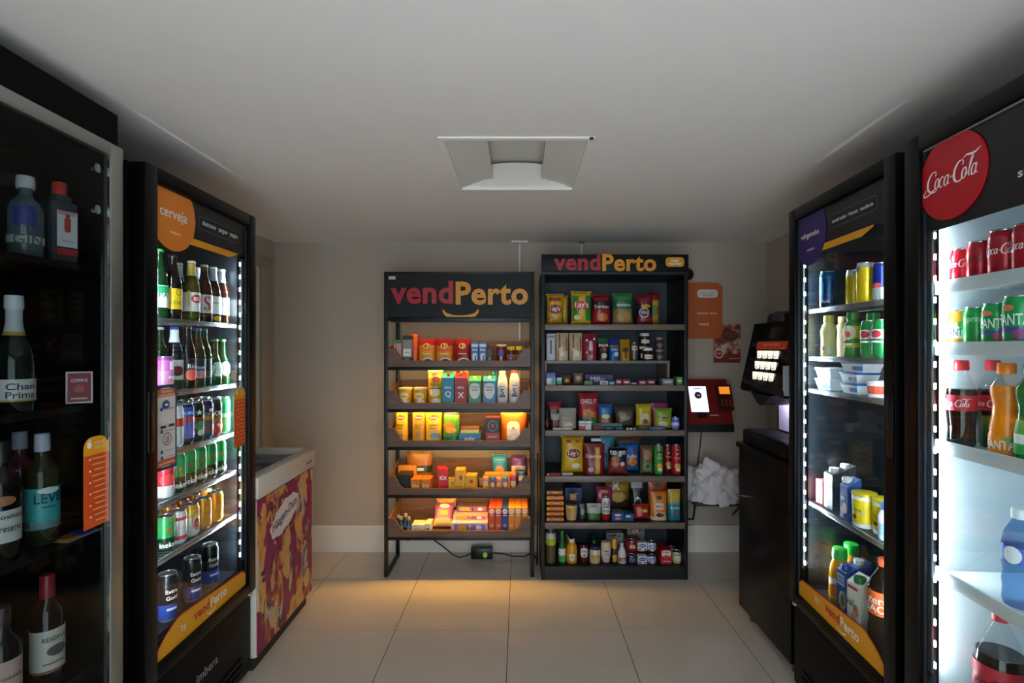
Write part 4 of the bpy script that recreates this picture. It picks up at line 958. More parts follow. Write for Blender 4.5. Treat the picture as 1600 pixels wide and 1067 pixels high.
t = bk('bag', 'T5', 675, 706, 792, .06, 'bread_pack', 'purple sliced bread pack lying slanted on the bottom tray', 'bag', [(0, '#dcb27a'), (.3, '#a45a9a'), (.85, '#8a3f86')], [('r', .05, .52, .42, .2, '#e2a01e'), ('e', .05, .82, .26, .1, '#efe2ea'), ('t', .05, .82, .3, 'Visconti', '#7a2c7a')], d=.06, tilt=38)
for i, (a, b, yt, dz, dy) in enumerate(((705, 762, 817, 0, .02), (708, 762, 805, .0672, .08), (714, 762, 791, .0985, .15))):
    bk('box', 'T5', a, b, yt, dy, 'wrap_pack', ('purple flat wrap pack lying lowest at the front of the bottom tray', 'purple flat wrap pack lying in the middle of the stack', 'dark purple flat wrap pack lying on top of the stack')[i], 'pack', ('#dcc6cf', '#cfa9a4', '#6a5068')[i], [('r', -.22, .5, .4, .7, '#8d6ab4' if i == 0 else '#b08ab0'), ('r', .24, .5, .4, .7, '#9a7ac0' if i == 0 else '#c05a8a'), ('q', -.2, .5, .26, .6, '#e2a01e'), ('e', .25, .5, .08, .3, '#e9e0ec'), ('t', .05, .5, .25, 'Rap10', '#5b2f80')], d=.16 - .03 * i, group='wrap packs', dz=dz)
for i, (a, b, c, l) in enumerate(((763.5, 773.2, '#c8472c', 'red cereal box next to the wrap packs'), (773.8, 783.5, '#cc4a2e', 'red cereal box next to the blue one'), (784.1, 793.8, '#223f8a', 'dark blue cereal box'), (794.4, 804.1, '#d9832c', 'orange cereal box next to the blue one'), (804.7, 814.4, '#d9832c', 'orange cereal box between two orange ones'), (815, 824.7, '#d9832c', 'orange cereal box at the tray end'))):
    bk('box', 'T5', a, b, 793.5, .02, 'cereal_box', l, 'box', c, [('e', 0, .86, .42, .1, '#efe7dc'), ('t', 0, .86, .6, 'mãe', c), ('r', 0, .7, .6, .03, '#f0d8b0'), ('r', 0, .33, .6, .02, '#f0d8b0'), ('r', 0, .27, .5, .02, '#f0d8b0'), ('r', 0, .03, .95, .04, '#e9ddc8')], d=.22, group='cereal boxes')

# ------------------------------------------------------------------ gondola goods
G_ = 'goods on the black gondola'
RL = lambda w='#c2262b': [('e', 0, .5, .4, .13, w)]
bk('bag', 'A', 854, 881, 459, .02, 'chips_bag', 'yellow potato chips bag at the near end of the top gondola shelf', 'bag', [(0, '#b08a1c'), (.25, '#d6aa26')], [('e', 0, .5, .4, .15, '#8a1c26'), ('t', 0, .5, .66, "Lay's", '#fff'), ('r', 0, .82, .7, .12, '#9a2c22')], d=.07)
bk('bag', 'A', 893, 925, 455, .02, 'chips_bag', 'yellow and green potato chips bag on the top gondola shelf', 'bag', '#dcae28', [('r', -.3, .5, .3, .75, '#2f8a3a'), ('r', .32, .5, .28, .75, '#2f8a3a'), ('e', 0, .58, .42, .13, '#d8402c'), ('t', 0, .58, .7, "Lay's", '#fff'), ('e', -.25, .22, .15, .08, '#e9d9a0')], d=.07)
bk('bag', 'A', 926, 955, 460, .025, 'chips_bag', 'dark red tortilla chips bag on the top gondola shelf', 'bag', [(0, '#a82030'), (.5, '#3a1a20'), (.8, '#8a1824')], [('t', 0, .6, .8, 'Doritos', '#f0e8e0'), ('e', .05, .25, .3, .14, '#d27a2c')], d=.07)
bk('bag', 'A', 958, 991, 458, .025, 'chips_bag', 'green ridged chips bag with a clear lower half', 'bag', [(0, '#8a7a4a'), (.5, '#2c6a44'), (.8, '#3a8a50')], [('t', 0, .62, .7, 'Sensações', '#f0f0e8'), ('e', 0, .25, .36, .18, '#b08a52')], d=.07)
bk('bag', 'A', 996, 1022, 460, .02, 'chips_bag', 'black and red snack bag with a silver circle', 'bag', [(0, '#8a2430'), (.3, '#2a2226'), (.7, '#7a2230')], [('o', -.1, .4, .32, .17, .06, '#c9ced2'), ('t', -.1, .4, .4, 'FINI', '#dfe3e6'), ('e', 0, .62, .3, .06, '#d9a32c')], d=.06)
bk('bag', 'A', 1014, 1032, 456, .10, 'chips_bag', 'yellow and red snack bag standing behind the black one', 'bag', [(0, '#b0902c'), (.55, '#c09a2c'), (.75, '#8a1c28')], [('e', 0, .45, .3, .16, '#5a7a34')], d=.06)
bk('bag', 'A', 876, 888, 462, .10, 'chips_bag', 'second yellow chips bag tucked behind the first', 'bag', '#c49c24', d=.05)
# riser
bk('box', 'B', 854, 867.5, 521, .02, 'biscuit_box', 'pale box with a brown figure at the end of the raised shelf', 'box', '#c6c4d0', [('r', 0, .45, .2, .4, '#5c4038'), ('r', 0, .88, .8, .08, '#8a8794'), ('e', 0, .7, .12, .06, '#5c4038')], d=.08)
for a, b, l in ((868.5, 889, 'cream and red foil wrapper pack beside the pale box'), (890, 911, 'cream and red foil wrapper pack beside the red dotted one')):
    bk('pouch', 'B', a, b, 520, .02, 'candy_pouch', l, 'pouch', '#d8c9a6', [('r', -.2, .7, .12, .5, '#b8505a'), ('r', .1, .4, .1, .6, '#c9a04a'), ('r', .32, .6, .1, .5, '#b8505a'), ('e', 0, .25, .2, .1, '#e9e2cf'), ('r', -.3, .2, .1, .3, '#c98a3c')], d=.08, group='foil candy pouches', rough=.2)
bk('pouch', 'B', 912, 934, 521, .02, 'candy_pouch', 'crimson candy pouch with a white panel', 'pouch', '#a32a3c', [('q', .02, .55, .25, .36, '#e6d6d2'), ('e', -.25, .75, .08, .05, '#fff'), ('e', .28, .8, .08, .05, '#fff'), ('e', -.28, .3, .08, .05, '#e8c6a0'), ('r', .05, .15, .2, .12, '#7fb0c4')], d=.08)
bk('pouch', 'B', 934.5, 952, 528, .02, 'candy_pouch', 'black candy pouch with red spots and a green top', 'pouch', [(0, '#241a1c'), (.8, '#2f7a44')], [('t', 0, .68, .8, 'M&M', '#f2ece4'), ('e', .1, .5, .2, .08, '#b02430'), ('e', .05, .22, .25, .12, '#d8d4cf')], d=.07)
bk('pouch', 'B', 952.5, 969, 529, .02, 'candy_pouch', 'blue cookie pouch with an orange stripe', 'pouch', [(0, '#1f5fa8'), (.62, '#b8742c'), (.7, '#27439a')], [('e', .15, .3, .2, .1, '#dfe4e8'), ('t', 0, .5, .7, 'OREO', '#fff')], d=.07)
bk('pouch', 'B', 969.5, 986, 530, .02, 'candy_pouch', 'mustard yellow candy pouch with a brown figure', 'pouch', '#b8891c', [('e', 0, .5, .3, .12, '#5c3a1c'), ('r', 0, .25, .2, .3, '#7a4a1c')], d=.07)
bk('can', 'B', 986.5, 997.5, 536, .02, 'snack_can', 'grey snack tin with a pale label', 'can', '#6d6a62', [('r', 0, .72, .9, .25, '#c9c4b4'), ('t', 0, .72, .6, 'nuts', '#444')])
bk('jar', 'B', 1000, 1013, 541, .075, 'spread_jar', 'dark spread jar standing behind the white-lidded one', 'jar', '#2a1a16', [('r', 0, .4, .8, .4, '#e4dcd2')], lid='#e8e6e2')
bk('jar', 'B', 1006, 1022, 543, .0, 'spread_jar', 'dark hazelnut spread jar with a white lid and label', 'jar', '#2b1712', [('r', 0, .38, .9, .42, '#ece6de'), ('t', 0, .38, .7, 'nutella', '#b0202a')], lid='#eeeeec', lh=.22)
bk('jar', 'B', 1001, 1017, 520, .075, 'spread_jar', 'white-lidded spread jar stacked on top of the others', 'jar', '#3a221c', [('r', 0, .4, .9, .4, '#e2d8d0')], lid='#e6e8ea', dz=.104, lh=.24)
for dz, yt, l in ((0, 546, 'small brown jar at the end of the raised shelf, the lower one'), (.0805, 527, 'small brown jar stacked on top at the end of the raised shelf')):
    bk('jar', 'B', 1026, 1038, yt, .03, 'nut_jar', l, 'jar', '#5a4440', [('r', 0, .4, .9, .3, '#7d6a66')], lid='#9a8f8a', dz=dz)
# low shelf C
bk('box', 'C', 854, 868, 582, .03, 'wipes_pack', 'white, blue and teal pack at the near end under the raised shelf', 'pack', [(0, '#dfe4ea'), (.55, '#3a6fc0'), (.85, '#2a3f8c')], [('r', .25, .3, .4, .45, '#3fa69a')], d=.06)
bk('box', 'C', 870, 878, 590, .04, 'candy_box', 'small white and teal box beside the blue pack', 'box', [(0, '#3fa69a'), (.6, '#cfd6da')], d=.05)
bk('bag', 'C', 879, 893, 588, .05, 'candy_bag', 'small brown and yellow candy bag under the raised shelf', 'bag', '#6a4a1c', [('e', 0, .5, .3, .2, '#b08a2c')], d=.04)
bk('bag', 'C', 896, 912, 584, .05, 'candy_bag', 'small tan peanut bag under the raised shelf', 'bag', '#8a6a52', [('e', 0, .6, .3, .2, '#b89a7c'), ('r', 0, .3, .6, .1, '#4a3026')], d=.04)
bk('box', 'C', 913, 926, 595, .02, 'candy_box', 'low green candy box in front of the purple chocolate bar', 'box', '#5a7f3a', d=.04)
bk('box', 'C', 914, 958, 585, .106, 'chocolate_bar', 'long purple chocolate bar with white script', 'chocolate', '#352a6e', [('t', -.05, .5, .5, 'Milka', '#e9e6f2', .5)], d=.05)
for a, b, yt, c, l in ((938, 950, 595, '#c9cdcf', 'white candy box with black spots'), (951, 961, 596, '#3a8f9a', 'low teal candy box'), (962, 972, 592, '#8a1626', 'dark red candy box'), (973, 985, 593, '#a8202c', 'bright red candy box'), (985, 996, 597, '#3a3f7a', 'low indigo candy box'), (998, 1010, 594, '#a3285a', 'magenta candy box'), (1011, 1024, 593, '#6a1a2c', 'maroon candy box'), (1035, 1052, 592, '#8f959a', 'grey candy box'), (1057, 1066.5, 589, '#5f9a44', 'green and white candy box')):
    bk('box', 'C', a, b, yt, .02, 'candy_box', l + ' on the shelf below the raised one', 'box', c, [('r', 0, .5, .6, .3, '#d9d6cf' if c != '#c9cdcf' else '#333')], d=.08)
# shelf D
bk('bottle', 'D', 851.6, 858.6, 641, .02, 'sauce_bottle', 'tiny dark bottle in the corner of the gondola middle shelf', 'bottle', '#1a1414', prof=SAUCE, cap=(.4, .9, 1.0, '#222'), labels=((.2, .4, '#7a1d1d'),))
bk('pouch', 'D', 855, 879, 628, .12, 'snack_pouch', 'black and red snack pouch behind the pale one', 'pouch', [(0, '#5a1a20'), (.4, '#241a1c'), (.7, '#8a1c2a')], [('e', 0, .75, .3, .1, '#b0303a')], d=.06)
bk('pouch', 'D', 861, 876, 647, .06, 'snack_pouch', 'small white and dark red pouch leaning in front of the black one', 'pouch', [(0, '#6a1c22'), (.6, '#b9b4a8')], [('e', 0, .35, .25, .14, '#3a1418')], d=.04)
bk('pouch', 'D', 874, 901, 639, .03, 'snack_pouch', 'pale grey snack pouch with gold lettering', 'pouch', '#a39d92', [('t', 0, .62, .75, 'SNACKS', '#b08a1c', .14), ('r', 0, .4, .5, .05, '#7a746a'), ('r', .05, .2, .4, .1, '#c8c2b6')], d=.04, tilt=6)
bk('pouch', 'D', 905, 936, 616, .10, 'cracker_pouch', 'red cheese cracker pouch with white letters', 'pouch', [(0, '#2c6a3c'), (.28, '#a81a28')], [('t', 0, .76, .8, 'CHEEZ IT', '#f2eee4', .13), ('r', -.1, .43, .36, .18, '#d9822c'), ('r', .14, .36, .36, .18, '#c8701f'), ('r', 0, .12, .5, .05, '#b9c7b0')], d=.06, tilt=4)
bk('bag', 'D', 935, 958, 633, .10, 'cracker_bag', 'blue and brown snack bag beside the red cracker pouch', 'bag', [(0, '#7a5232'), (.55, '#2a6fa8')], [('e', 0, .5, .3, .1, '#d9d0bc'), ('e', 0, .25, .35, .12, '#a8764a')], d=.05)
bk('bag', 'D', 962, 992, 638, .10, 'nut_bag', 'dull brown nut bag in the middle of the shelf', 'bag', [(0, '#4a4230'), (.5, '#6a5f4a'), (.75, '#5a4a3e')], [('e', 0, .5, .3, .12, '#9a8f72')], d=.05)
bk('bag', 'D', 994, 1020, 632, .06, 'candy_bag', 'bright yellow candy bag leaning beside the yellow-green one', 'bag', '#c2ae1c', [('e', 0, .45, .28, .2, '#d8d29a'), ('e', 0, .3, .2, .1, '#8a5a7a')], d=.05, rz=8)
bk('pouch', 'D', 1018, 1045, 630, .16, 'candy_pouch', 'magenta pouch standing behind the yellow-green bag', 'pouch', '#a81a6a', d=.04)
bk('bag', 'D', 1023, 1052, 639, .05, 'candy_bag', 'yellow-green gummy bag with a dark label', 'bag', [(0, '#9aa024'), (.75, '#7aa82c')], [('q', 0, .62, .6, .16, '#3a3a24'), ('t', 0, .62, .5, 'gomas', '#e9e6a0'), ('e', -.05, .25, .25, .14, '#d9c8a0')], d=.05)
bk('can', 'D', 1051, 1063, 653, .02, 'gum_pot', 'blue and white gum pot at the far end of the shelf', 'pot', [(0, '#7a86c8'), (.3, '#d9def0'), (.6, '#4a62c0'), (.85, '#86a0e0')], [('t', 0, .3, .6, 'gum', '#3a4a9a')], metal=0)
for a, b, c, l in ((904.5, 914, [(0, '#c21f28'), (.45, '#d9d4ce')], 'red and white gum box on the shelf edge'), (914.6, 924, [(0, '#c9d8d2'), (.5, '#dfe3e0')], 'white gum box beside the red and white one')):
    bk('box', 'D', a, b, 658, .01, 'gum_box', l, 'box', c, [('t', 0, .65, .7, 'gum', '#444')], d=.03, group='gum boxes')
for a, b, l in ((864, 879.5, 'cream candy stick lying at the shelf edge by the corner bottle'), (880, 895, 'cream candy stick lying beside the gum boxes')):
    bk('box', 'D', a, b, 668.5, .005, 'candy_stick', l, 'candy', '#d8c49a', d=.02, group='candy sticks')
bk('box', 'D', 925, 973, 661, .074, 'chocolate_tablet', 'long grey-green chocolate tablet propped behind the teal packs', 'chocolate', '#56635f', [('r', 0, .6, .9, .12, '#a8b0aa'), ('r', -.2, .2, .4, .3, '#6a2a2c')], d=.02)
bk('box', 'D', 926, 944, 666, .02, 'chocolate_tablet', 'dark red chocolate tablet lying beside the gum boxes', 'chocolate', '#6a1c24', d=.03)
for a, b, l in ((945, 960.5, 'teal oval mint pack next to the dark red tablet'), (961.5, 976, 'teal oval mint pack next to the black mint box')):
    bk('tub', 'D', a, b, 668, .006, 'mint_pack', l, 'mints', '#2f7f9a', lid='#3f94ac', group='teal mint packs')
t = bk('box', 'D', 977, 995, 668, .006, 'mint_box', 'black mint box with white squares on the shelf edge', 'mints', '#1c2024', [('q', -.3, .5, .2, .6, '#e8eaec'), ('q', 0, .5, .2, .6, '#e8eaec'), ('q', .28, .5, .16, .6, '#e8eaec'), ('q', .44, .5, .08, .4, '#3fa0c0')], d=.03)
bk('box', 'D', 997, 1012, 666, .02, 'candy_box', 'low dark green candy box on the gondola middle shelf', 'box', '#2c4a34', d=.04)
bk('box', 'D', 1014, 1040, 667, .006, 'mint_tin', 'wide blue flat tin at the far side of the middle shelf', 'tin', '#2c4a8a', [('e', 0, .5, .3, .3, '#5a78b8')], d=.035)
# shelf E
bk('bag', 'E', 877, 914, 682, .04, 'chips_bag', 'large yellow potato chips bag on the shelf beside the red tortilla bag', 'bag', '#d8ae22', [('e', 0, .55, .36, .16, '#e9d27a'), ('e', 0, .55, .32, .13, '#8a2c2c'), ('t', 0, .55, .5, "Lay's", '#f6eee0'), ('e', .1, .22, .2, .08, '#efe6c4'), ('e', -.2, .87, .12, .04, '#b0442c'), ('e', .2, .87, .12, .04, '#b0442c')], d=.08, rz=4)
t = bk('pouch', 'E', 913, 946, 694, .03, 'chips_bag', 'dark red tortilla chips bag with a white clip and yellow strip', 'bag', '#7c1420', [('r', .14, .45, .22, .85, '#c99a1c'), ('r', .14, .45, .14, .78, '#dcae2c'), ('t', -.05, .6, .7, 'Doritos', '#e9e4dc'), ('e', -.18, .16, .14, .08, '#d8a8a0')], d=.07)
box('bag_clip', M('#d8dbdc', .4), t, -.02, .045, -.012, .012, .212, .232, b=.002)
bk('pouch', 'E', 938, 962, 683, .16, 'chips_bag', 'teal snack bag behind the red tortilla bag', 'bag', [(0, '#1f5f7a'), (.5, '#2a8aa8')], d=.06)
bk('bag', 'E', 951, 981, 700, .03, 'snack_bag', 'black and brick red snack bag with white lettering', 'bag', [(0, '#8a3428'), (.45, '#3a2422'), (.62, '#1c2226')], [('t', 0, .8, .85, 'to go', '#eee8de'), ('r', -.22, .5, .26, .3, '#c0703a'), ('e', .25, .4, .12, .08, '#d9d2c8')], d=.05, rz=-4)
bk('bag', 'E', 967, 1001, 693, .10, 'chips_bag', 'bright blue ridged chips bag with an orange splash', 'bag', '#1f66b0', [('e', .12, .36, .24, .16, '#d9822c'), ('t', .1, .56, .5, 'Ruffles', '#e8eef4'), ('r', .2, .7, .2, .1, '#b03a5a')], d=.06, rz=5)
bk('bag', 'E', 962, 1004, 683, .20, 'nut_bag', 'large brown and gold bag at the back of the shelf', 'bag', '#7a5a32', [('e', 0, .8, .3, .1, '#a8763a'), ('e', .0, .5, .3, .2, '#8a3a24')], d=.06)
bk('bag', 'E', 1001, 1022, 697, .04, 'nut_bag', 'clear bag of mixed nuts beside the green chip tube', 'bag', [(0, '#5f6a44'), (.45, '#6a5434')], [('e', 0, .68, .34, .17, '#9a7a3c'), ('e', 0, .25, .34, .16, '#7f8a5a'), ('e', 0, .28, .2, .07, '#2c4a5a'), ('e', -.3, .75, .12, .12, '#a83a5a')], d=.05)
for a, b, dy, c, l in ((1023.5, 1038, .02, '#3f9a3c', 'green chip tube beside the bag of nuts'), (1038.5, 1051, .10, '#8e1626', 'dark red chip tube between the green and the red ones'), (1051.5, 1066.2, .02, '#b8202e', 'bright red chip tube at the far end')):
    bk('can', 'E', a, b, 697, dy, 'chip_tube', l, 'tube', c, [('e', 0, .78, .3, .07, '#e9dcc8'), ('e', 0, .8, .3, .04, '#3a2018'), ('e', -.16, .755, .14, .02, '#3a2018'), ('e', .16, .755, .14, .02, '#3a2018'), ('t', 0, .58, .6, 'Pringles', '#f0dc9a'), ('e', 0, .3, .3, .1, '#d9a23c'), ('e', .05, .18, .24, .06, '#e6d6b0')], metal=0, group='chip tubes')
bk('box', 'E', 854, 876, 740, .01, 'chocolate_tablet', 'red and white chocolate tablet lying in the corner of the chips shelf', 'chocolate', '#a83a34', [('r', -.4, .5, .15, .8, '#e0d8d0')], d=.04)
bk('box', 'E', 878, 895, 739, .01, 'chocolate_tablet', 'white tipped chocolate tablet lying below the yellow bag', 'chocolate', '#c9c2b8', d=.035, rz=8)
# shelf F
for i in range(6):
    z = i * .0345
    bk('box', 'F', 854, 881 - (i == 5) * 2, 817 - 8.45 * (i + 1) + .6, .02 + .004 * (i % 2), 'cookie_pack', ('orange cookie pack at the bottom of the stack', 'orange cookie pack second from the bottom of the stack', 'orange cookie pack third from the bottom of the stack', 'orange cookie pack fourth from the bottom of the stack', 'orange cookie pack fifth from the bottom of the stack', 'orange cookie pack on top of the stack')[i], 'pack', '#e08a2a' if i < 5 else '#a8702a', [('e', .05, .5, .28, .36, '#d2452c'), ('t', .05, .5, .4, 'Piraquê', '#f4e0c0'), ('r', -.42, .5, .08, .8, '#f0b85a')], d=.07, dz=z, group='orange cookie packs')
bk('box', 'F', 883, 909, 762, .14, 'blue_box', 'dark blue box at the back of the lowest wood-edged shelf', 'box', '#22386a', [('r', 0, .8, .7, .03, '#4a5f94')], d=.1)
bk('tub', 'F', 884, 903.5, 788, .02, 'noodle_cup', 'cream noodle cup with orange and yellow print and a dark lid', 'cup', '#e0c49a', [('r', -.2, .62, .4, .3, '#e39a4a'), ('r', .22, .68, .26, .3, '#d9c52c'), ('r', 0, .3, .7, .3, '#e8b06a')], lid='#4a2c34', taper=.8)
bk('bag', 'F', 890, 902, 772, .05, 'wrapped_candy', 'small foil packet lying on the noodle cup', 'candy', '#b08a5a', d=.02, dz=.122)
bk('pouch', 'F', 905, 915.5, 788, .05, 'seasoning_pouch', 'small dark green pouch beside the noodle cup', 'pouch', '#2c3a2c', [('e', 0, .5, .3, .2, '#8a9a7a')], d=.03)
bk('pouch', 'F', 917.5, 940, 788, .04, 'seasoning_pouch', 'white and green pouch in front of the dark corner', 'pouch', [(0, '#3f5a2c'), (.4, '#a8b4ac')], [('r', 0, .85, .5, .1, '#b0647a'), ('e', -.1, .25, .3, .14, '#4a7a3a')], d=.05)
bk('can', 'F', 941, 954.5, 779, .02, 'seasoning_tin', 'white shaker with a dark red foot', 'shaker', [(0, '#a81c26'), (.3, '#d9d8d2'), (.36, '#c9b43c'), (.4, '#dcdad4')], [('t', 0, .75, .8, 'AJI', '#2c3a7a'), ('r', 0, .62, .7, .06, '#4a5aa0'), ('r', 0, .45, .7, .06, '#8a8a90')], metal=0)
bk('bag', 'F', 932, 958, 762, .10, 'candy_bag', 'pink and yellow candy bag above the white shaker', 'bag', '#a82a5a', [('r', 0, .3, .4, .3, '#d9b82c'), ('r', -.3, .6, .2, .3, '#d9a0b4'), ('e', 0, .8, .2, .08, '#b8a02c')], d=.04, dz=.07)
bk('bag', 'F', 946, 986, 753, .20, 'chips_bag', 'large golden chips bag at the back of the lowest wood-edged shelf', 'bag', [(0, '#3a2c1c'), (.4, '#8a6a24'), (.7, '#a8842c')], [('e', 0, .5, .3, .17, '#c2a24a'), ('t', -.1, .88, .3, 'M', '#e9e4d8')], d=.06)
bk('pouch', 'F', 987, 1006, 754, .10, 'coffee_pouch', 'black coffee pouch with a silver star emblem', 'pouch', [(0, '#16161a'), (.75, '#3a343c'), (.82, '#a89aa8')], [('o', 0, .42, .3, .14, .05, '#b9bec2'), ('s', 0, .55, .16, '#e6e8ea')], d=.06)
for a, b, yt, l, c in ((956, 975, 801, 'blue canned fish box with pink logos', '#2a4a80'), (976, 990, 803, 'blue fish tin box beside the other blue one', '#24588c')):
    bk('box', 'F', a, b, yt, .02, 'fish_box', l, 'box', c, [('e', 0, .72, .26, .14, '#e0c9d4'), ('e', 0, .3, .26, .14, '#d88aa4')] if a < 960 else [('e', -.1, .66, .28, .14, '#dfe4e8'), ('r', 0, .2, .8, .1, '#1c4470')], d=.08, group='blue fish boxes')
bk('bag', 'F', 991, 1016.5, 792, .02, 'snack_bag', 'red and gold snack bag lying in front of the black pouch', 'bag', '#a8241c', [('r', .2, .55, .3, .2, '#d9b24a'), ('e', -.1, .6, .2, .08, '#c9823a')], d=.05, tilt=14)
bk('pouch', 'F', 1017.5, 1044, 770, .03, 'granola_pouch', 'orange stand-up pouch with a dark oval', 'pouch', [(0, '#e0c09a'), (.12, '#d9822c'), (.9, '#c96a28')], [('q', 0, .5, .5, .24, '#d9c8b0'), ('t', 0, .5, .4, 'MAIS', '#3a4a70'), ('e', .02, .2, .3, .11, '#e6d2b4'), ('e', .02, .2, .24, .08, '#4a2020'), ('e', 0, .8, .16, .07, '#4a4a2c')], d=.07)
bk('pouch', 'F', 1014, 1043, 753, .14, 'granola_pouch', 'orange pouch standing behind the one with a dark oval', 'pouch', '#c2581f', [('e', 0, .9, .2, .06, '#5a4a44')], d=.05)
bk('pouch', 'F', 1045, 1065.3, 766, .03, 'granola_pouch', 'teal pouch with golden fruit at the far end', 'pouch', [(0, '#1f7a8a'), (.5, '#2a8a9a'), (.55, '#b09a4a')], [('e', 0, .78, .36, .16, '#c9a23c'), ('t', 0, .4, .7, 'ROSQ', '#e6eef0', .08), ('r', .05, .25, .4, .06, '#a84a6a')], d=.06)
# bottom
bk('bottle', 'H', 853, 869, 824, .02, 'olive_jar', 'tall jar of olives with a pale green label at the near end', 'jar', '#5a5232', prof=[(.9, 0), (1, .1), (1, 3), (1.02, 4.6), (.95, 5.6), (.6, 6.3), (.6, 7)], cap=(.62, .9, 1.0, '#6a6482'), labels=((.5, .68, '#a8c23c'), (.68, .82, '#c9cdd2')))
bk('bottle', 'H', 873, 884.5, 830, .02, 'water_bottle', 'slim green bottle with a white label and green cap', 'bottle', TINT('#1f6a34', .85), prof=[(.95, 0), (1, .1), (1, 2.6), (.9, 3.2), (.42, 4.6), (.36, 6)], cap=(.5, .78, 1.0, '#1f7a34'), labels=((.06, .26, '#4aa05a'), (.26, .46, '#d8dcd4')))
for k in range(4):
    bk('bottle', 'H', 885.5 - 1.2 * k, 903 - 2.2 * k, 844 - 2.6 * k, .02 + .075 * k, 'mustard_bottle', ('yellow mustard bottle at the front of its row', 'yellow mustard bottle second in its row', 'yellow mustard bottle third in its row', 'yellow mustard bottle last in its row')[k], 'bottle', '#d9961c', [('q', 0, .28, .55, .3, '#e6dcc0'), ('t', 0, .28, .42, 'Heinz', '#8a5a14')] if k == 0 else [], prof=SQUEEZE, cap=(.5, .82, 1.0, '#d8d8d6'), group='mustard bottles')
bk('bottle', 'H', 905, 921, 852, .02, 'ketchup_bottle', 'dark red ketchup bottle standing on its white cap', 'bottle', '#4a1418', [('q', 0, .6, .7, .5, '#c9d2d0'), ('t', 0, .68, .55, 'Heinz', '#44524e'), ('e', 0, .45, .1, .05, '#7a1c22')], prof=[(.85, 0), (.95, .5), (1, 1.4), (.98, 2.6), (.8, 3.2), (.6, 3.3)], cap=(.82, 0, .17, '#dadcdc'))
bk('bottle', 'H', 920, 939, 838, .12, 'dark_bottle', 'dark green squat bottle with a white tip behind the mayonnaise', 'bottle', '#14301f', prof=SQUEEZE, cap=(.22, .86, 1.0, '#dcdcdc'))
bk('jar', 'H', 922, 939.5, 855, .02, 'mayonnaise_jar', 'cream mayonnaise jar with a navy lid', 'jar', '#dcc6a0', [('r', 0, .42, .6, .3, '#d9ae2c'), ('r', 0, .54, .66, .12, '#2c4a84'), ('t', 0, .54, .5, "Hellmann's", '#fff')], lid='#1c2f5a', lh=.18)
bk('bottle', 'H', 940, 956, 848, .02, 'sauce_bottle', 'cream squeeze bottle standing on a navy cap', 'bottle', '#d8c09a', [('q', 0, .5, .6, .5, '#c9c4c0'), ('t', 0, .6, .4, 'MA', '#2c3a6a'), ('t', 0, .44, .4, 'YO', '#2c3a6a')], prof=[(.7, 0), (.8, .5), (1, 1.2), (1, 2.6), (.9, 3.0), (.7, 3.05)], cap=(.7, 0, .16, '#1c2c5a'))
bk('bottle', 'H', 956, 965.5, 843, .03, 'honey_bottle', 'dark honey bottle with a yellow pointed cap', 'bottle', '#3a2414', [('e', 0, .25, .4, .12, '#d9a22c'), ('r', 0, .1, .7, .08, '#c98a1c')], prof=SAUCE, cap=(.75, .55, 1.0, '#e0a41c'))
bk('bottle', 'H', 966.3, 980, 850, .02, 'sauce_bottle', 'white sauce bottle with a red band', 'bottle', '#cfd0d0', [('r', 0, .22, .9, .16, '#b0323c'), ('t', 0, .22, .6, 'molho', '#fff')], prof=[(.9, 0), (1, .1), (1, 1.4), (.85, 2), (.45, 2.7), (.38, 3), (.38, 3.5)], cap=(.42, .84, 1.0, '#b9c0cc'))
bk('can', 'H', 981.5, 995.5, 870, .02, 'blue_tin', 'navy tin with a green and red emblem under a red tin', 'tin', '#1c2c66', [('e', 0, .5, .36, .36, '#5a9a8a'), ('e', .05, .5, .2, .2, '#b03a4a')], metal=0)
bk('can', 'H', 981.5, 995.5, 847, .02, 'red_tin', 'red tin stacked on the navy one', 'tin', '#a81c28', [('r', 0, .5, .6, .35, '#d9c2b0'), ('t', 0, .5, .3, 'T', '#c2862c')], metal=0, dz=.081)
bk('box', 'H', 977, 1000, 842, .14, 'red_carton', 'red carton standing behind the red tin', 'carton', '#8a1c26', d=.08)
for (a, b, yt, dz, l) in ((997, 1011, 869, 0, 'white and blue cream carton, lower one beside the navy tin'), (997, 1011, 848, .0865, 'white and blue cream carton, upper one above the navy tin'), (1012.5, 1027, 871, 0, 'white and blue cream carton, lower one of the round pair'), (1012.5, 1027, 849.5, .080, 'white and blue cream carton, upper one of the round pair')):
    rnd = a > 1000
    D_ = [('e', 0, .62, .4, .24, '#3f62b0'), ('t', 0, .62, .56, 'Nestlé', '#e6eaf4'), ('e', -.3, .2, .16, .12, '#b03a50'), ('e', .3, .18, .14, .1, '#b03a50')]
    if rnd: bk('can', 'H', a, b, yt, .02, 'cream_tin', l, 'tin', '#dcdee2', D_, metal=0, dz=dz, group='cream cartons and tins')
    else: bk('box', 'H', a, b, yt, .02, 'cream_carton', l, 'carton', '#dcdee4', D_, d=.045, dz=dz, group='cream cartons and tins')
for a, b, yt, dy, l in ((1032.5, 1050, 859, .02, 'red and white tomato carton at the front'), (1029, 1044, 855.5, .085, 'red and white tomato carton second in its row'), (1027, 1040, 852, .15, 'red and white tomato carton last in its row')):
    bk('box', 'H', a, b, yt, dy, 'tomato_carton', l, 'carton', '#b8202a', [('q', 0, .74, .8, .42, '#e3ddd4'), ('t', 0, .82, .6, 'POMO', '#333'), ('e', 0, .52, .25, .12, '#c2502c'), ('r', 0, .2, .7, .08, '#e6b8b0')], d=.05, group='tomato cartons')
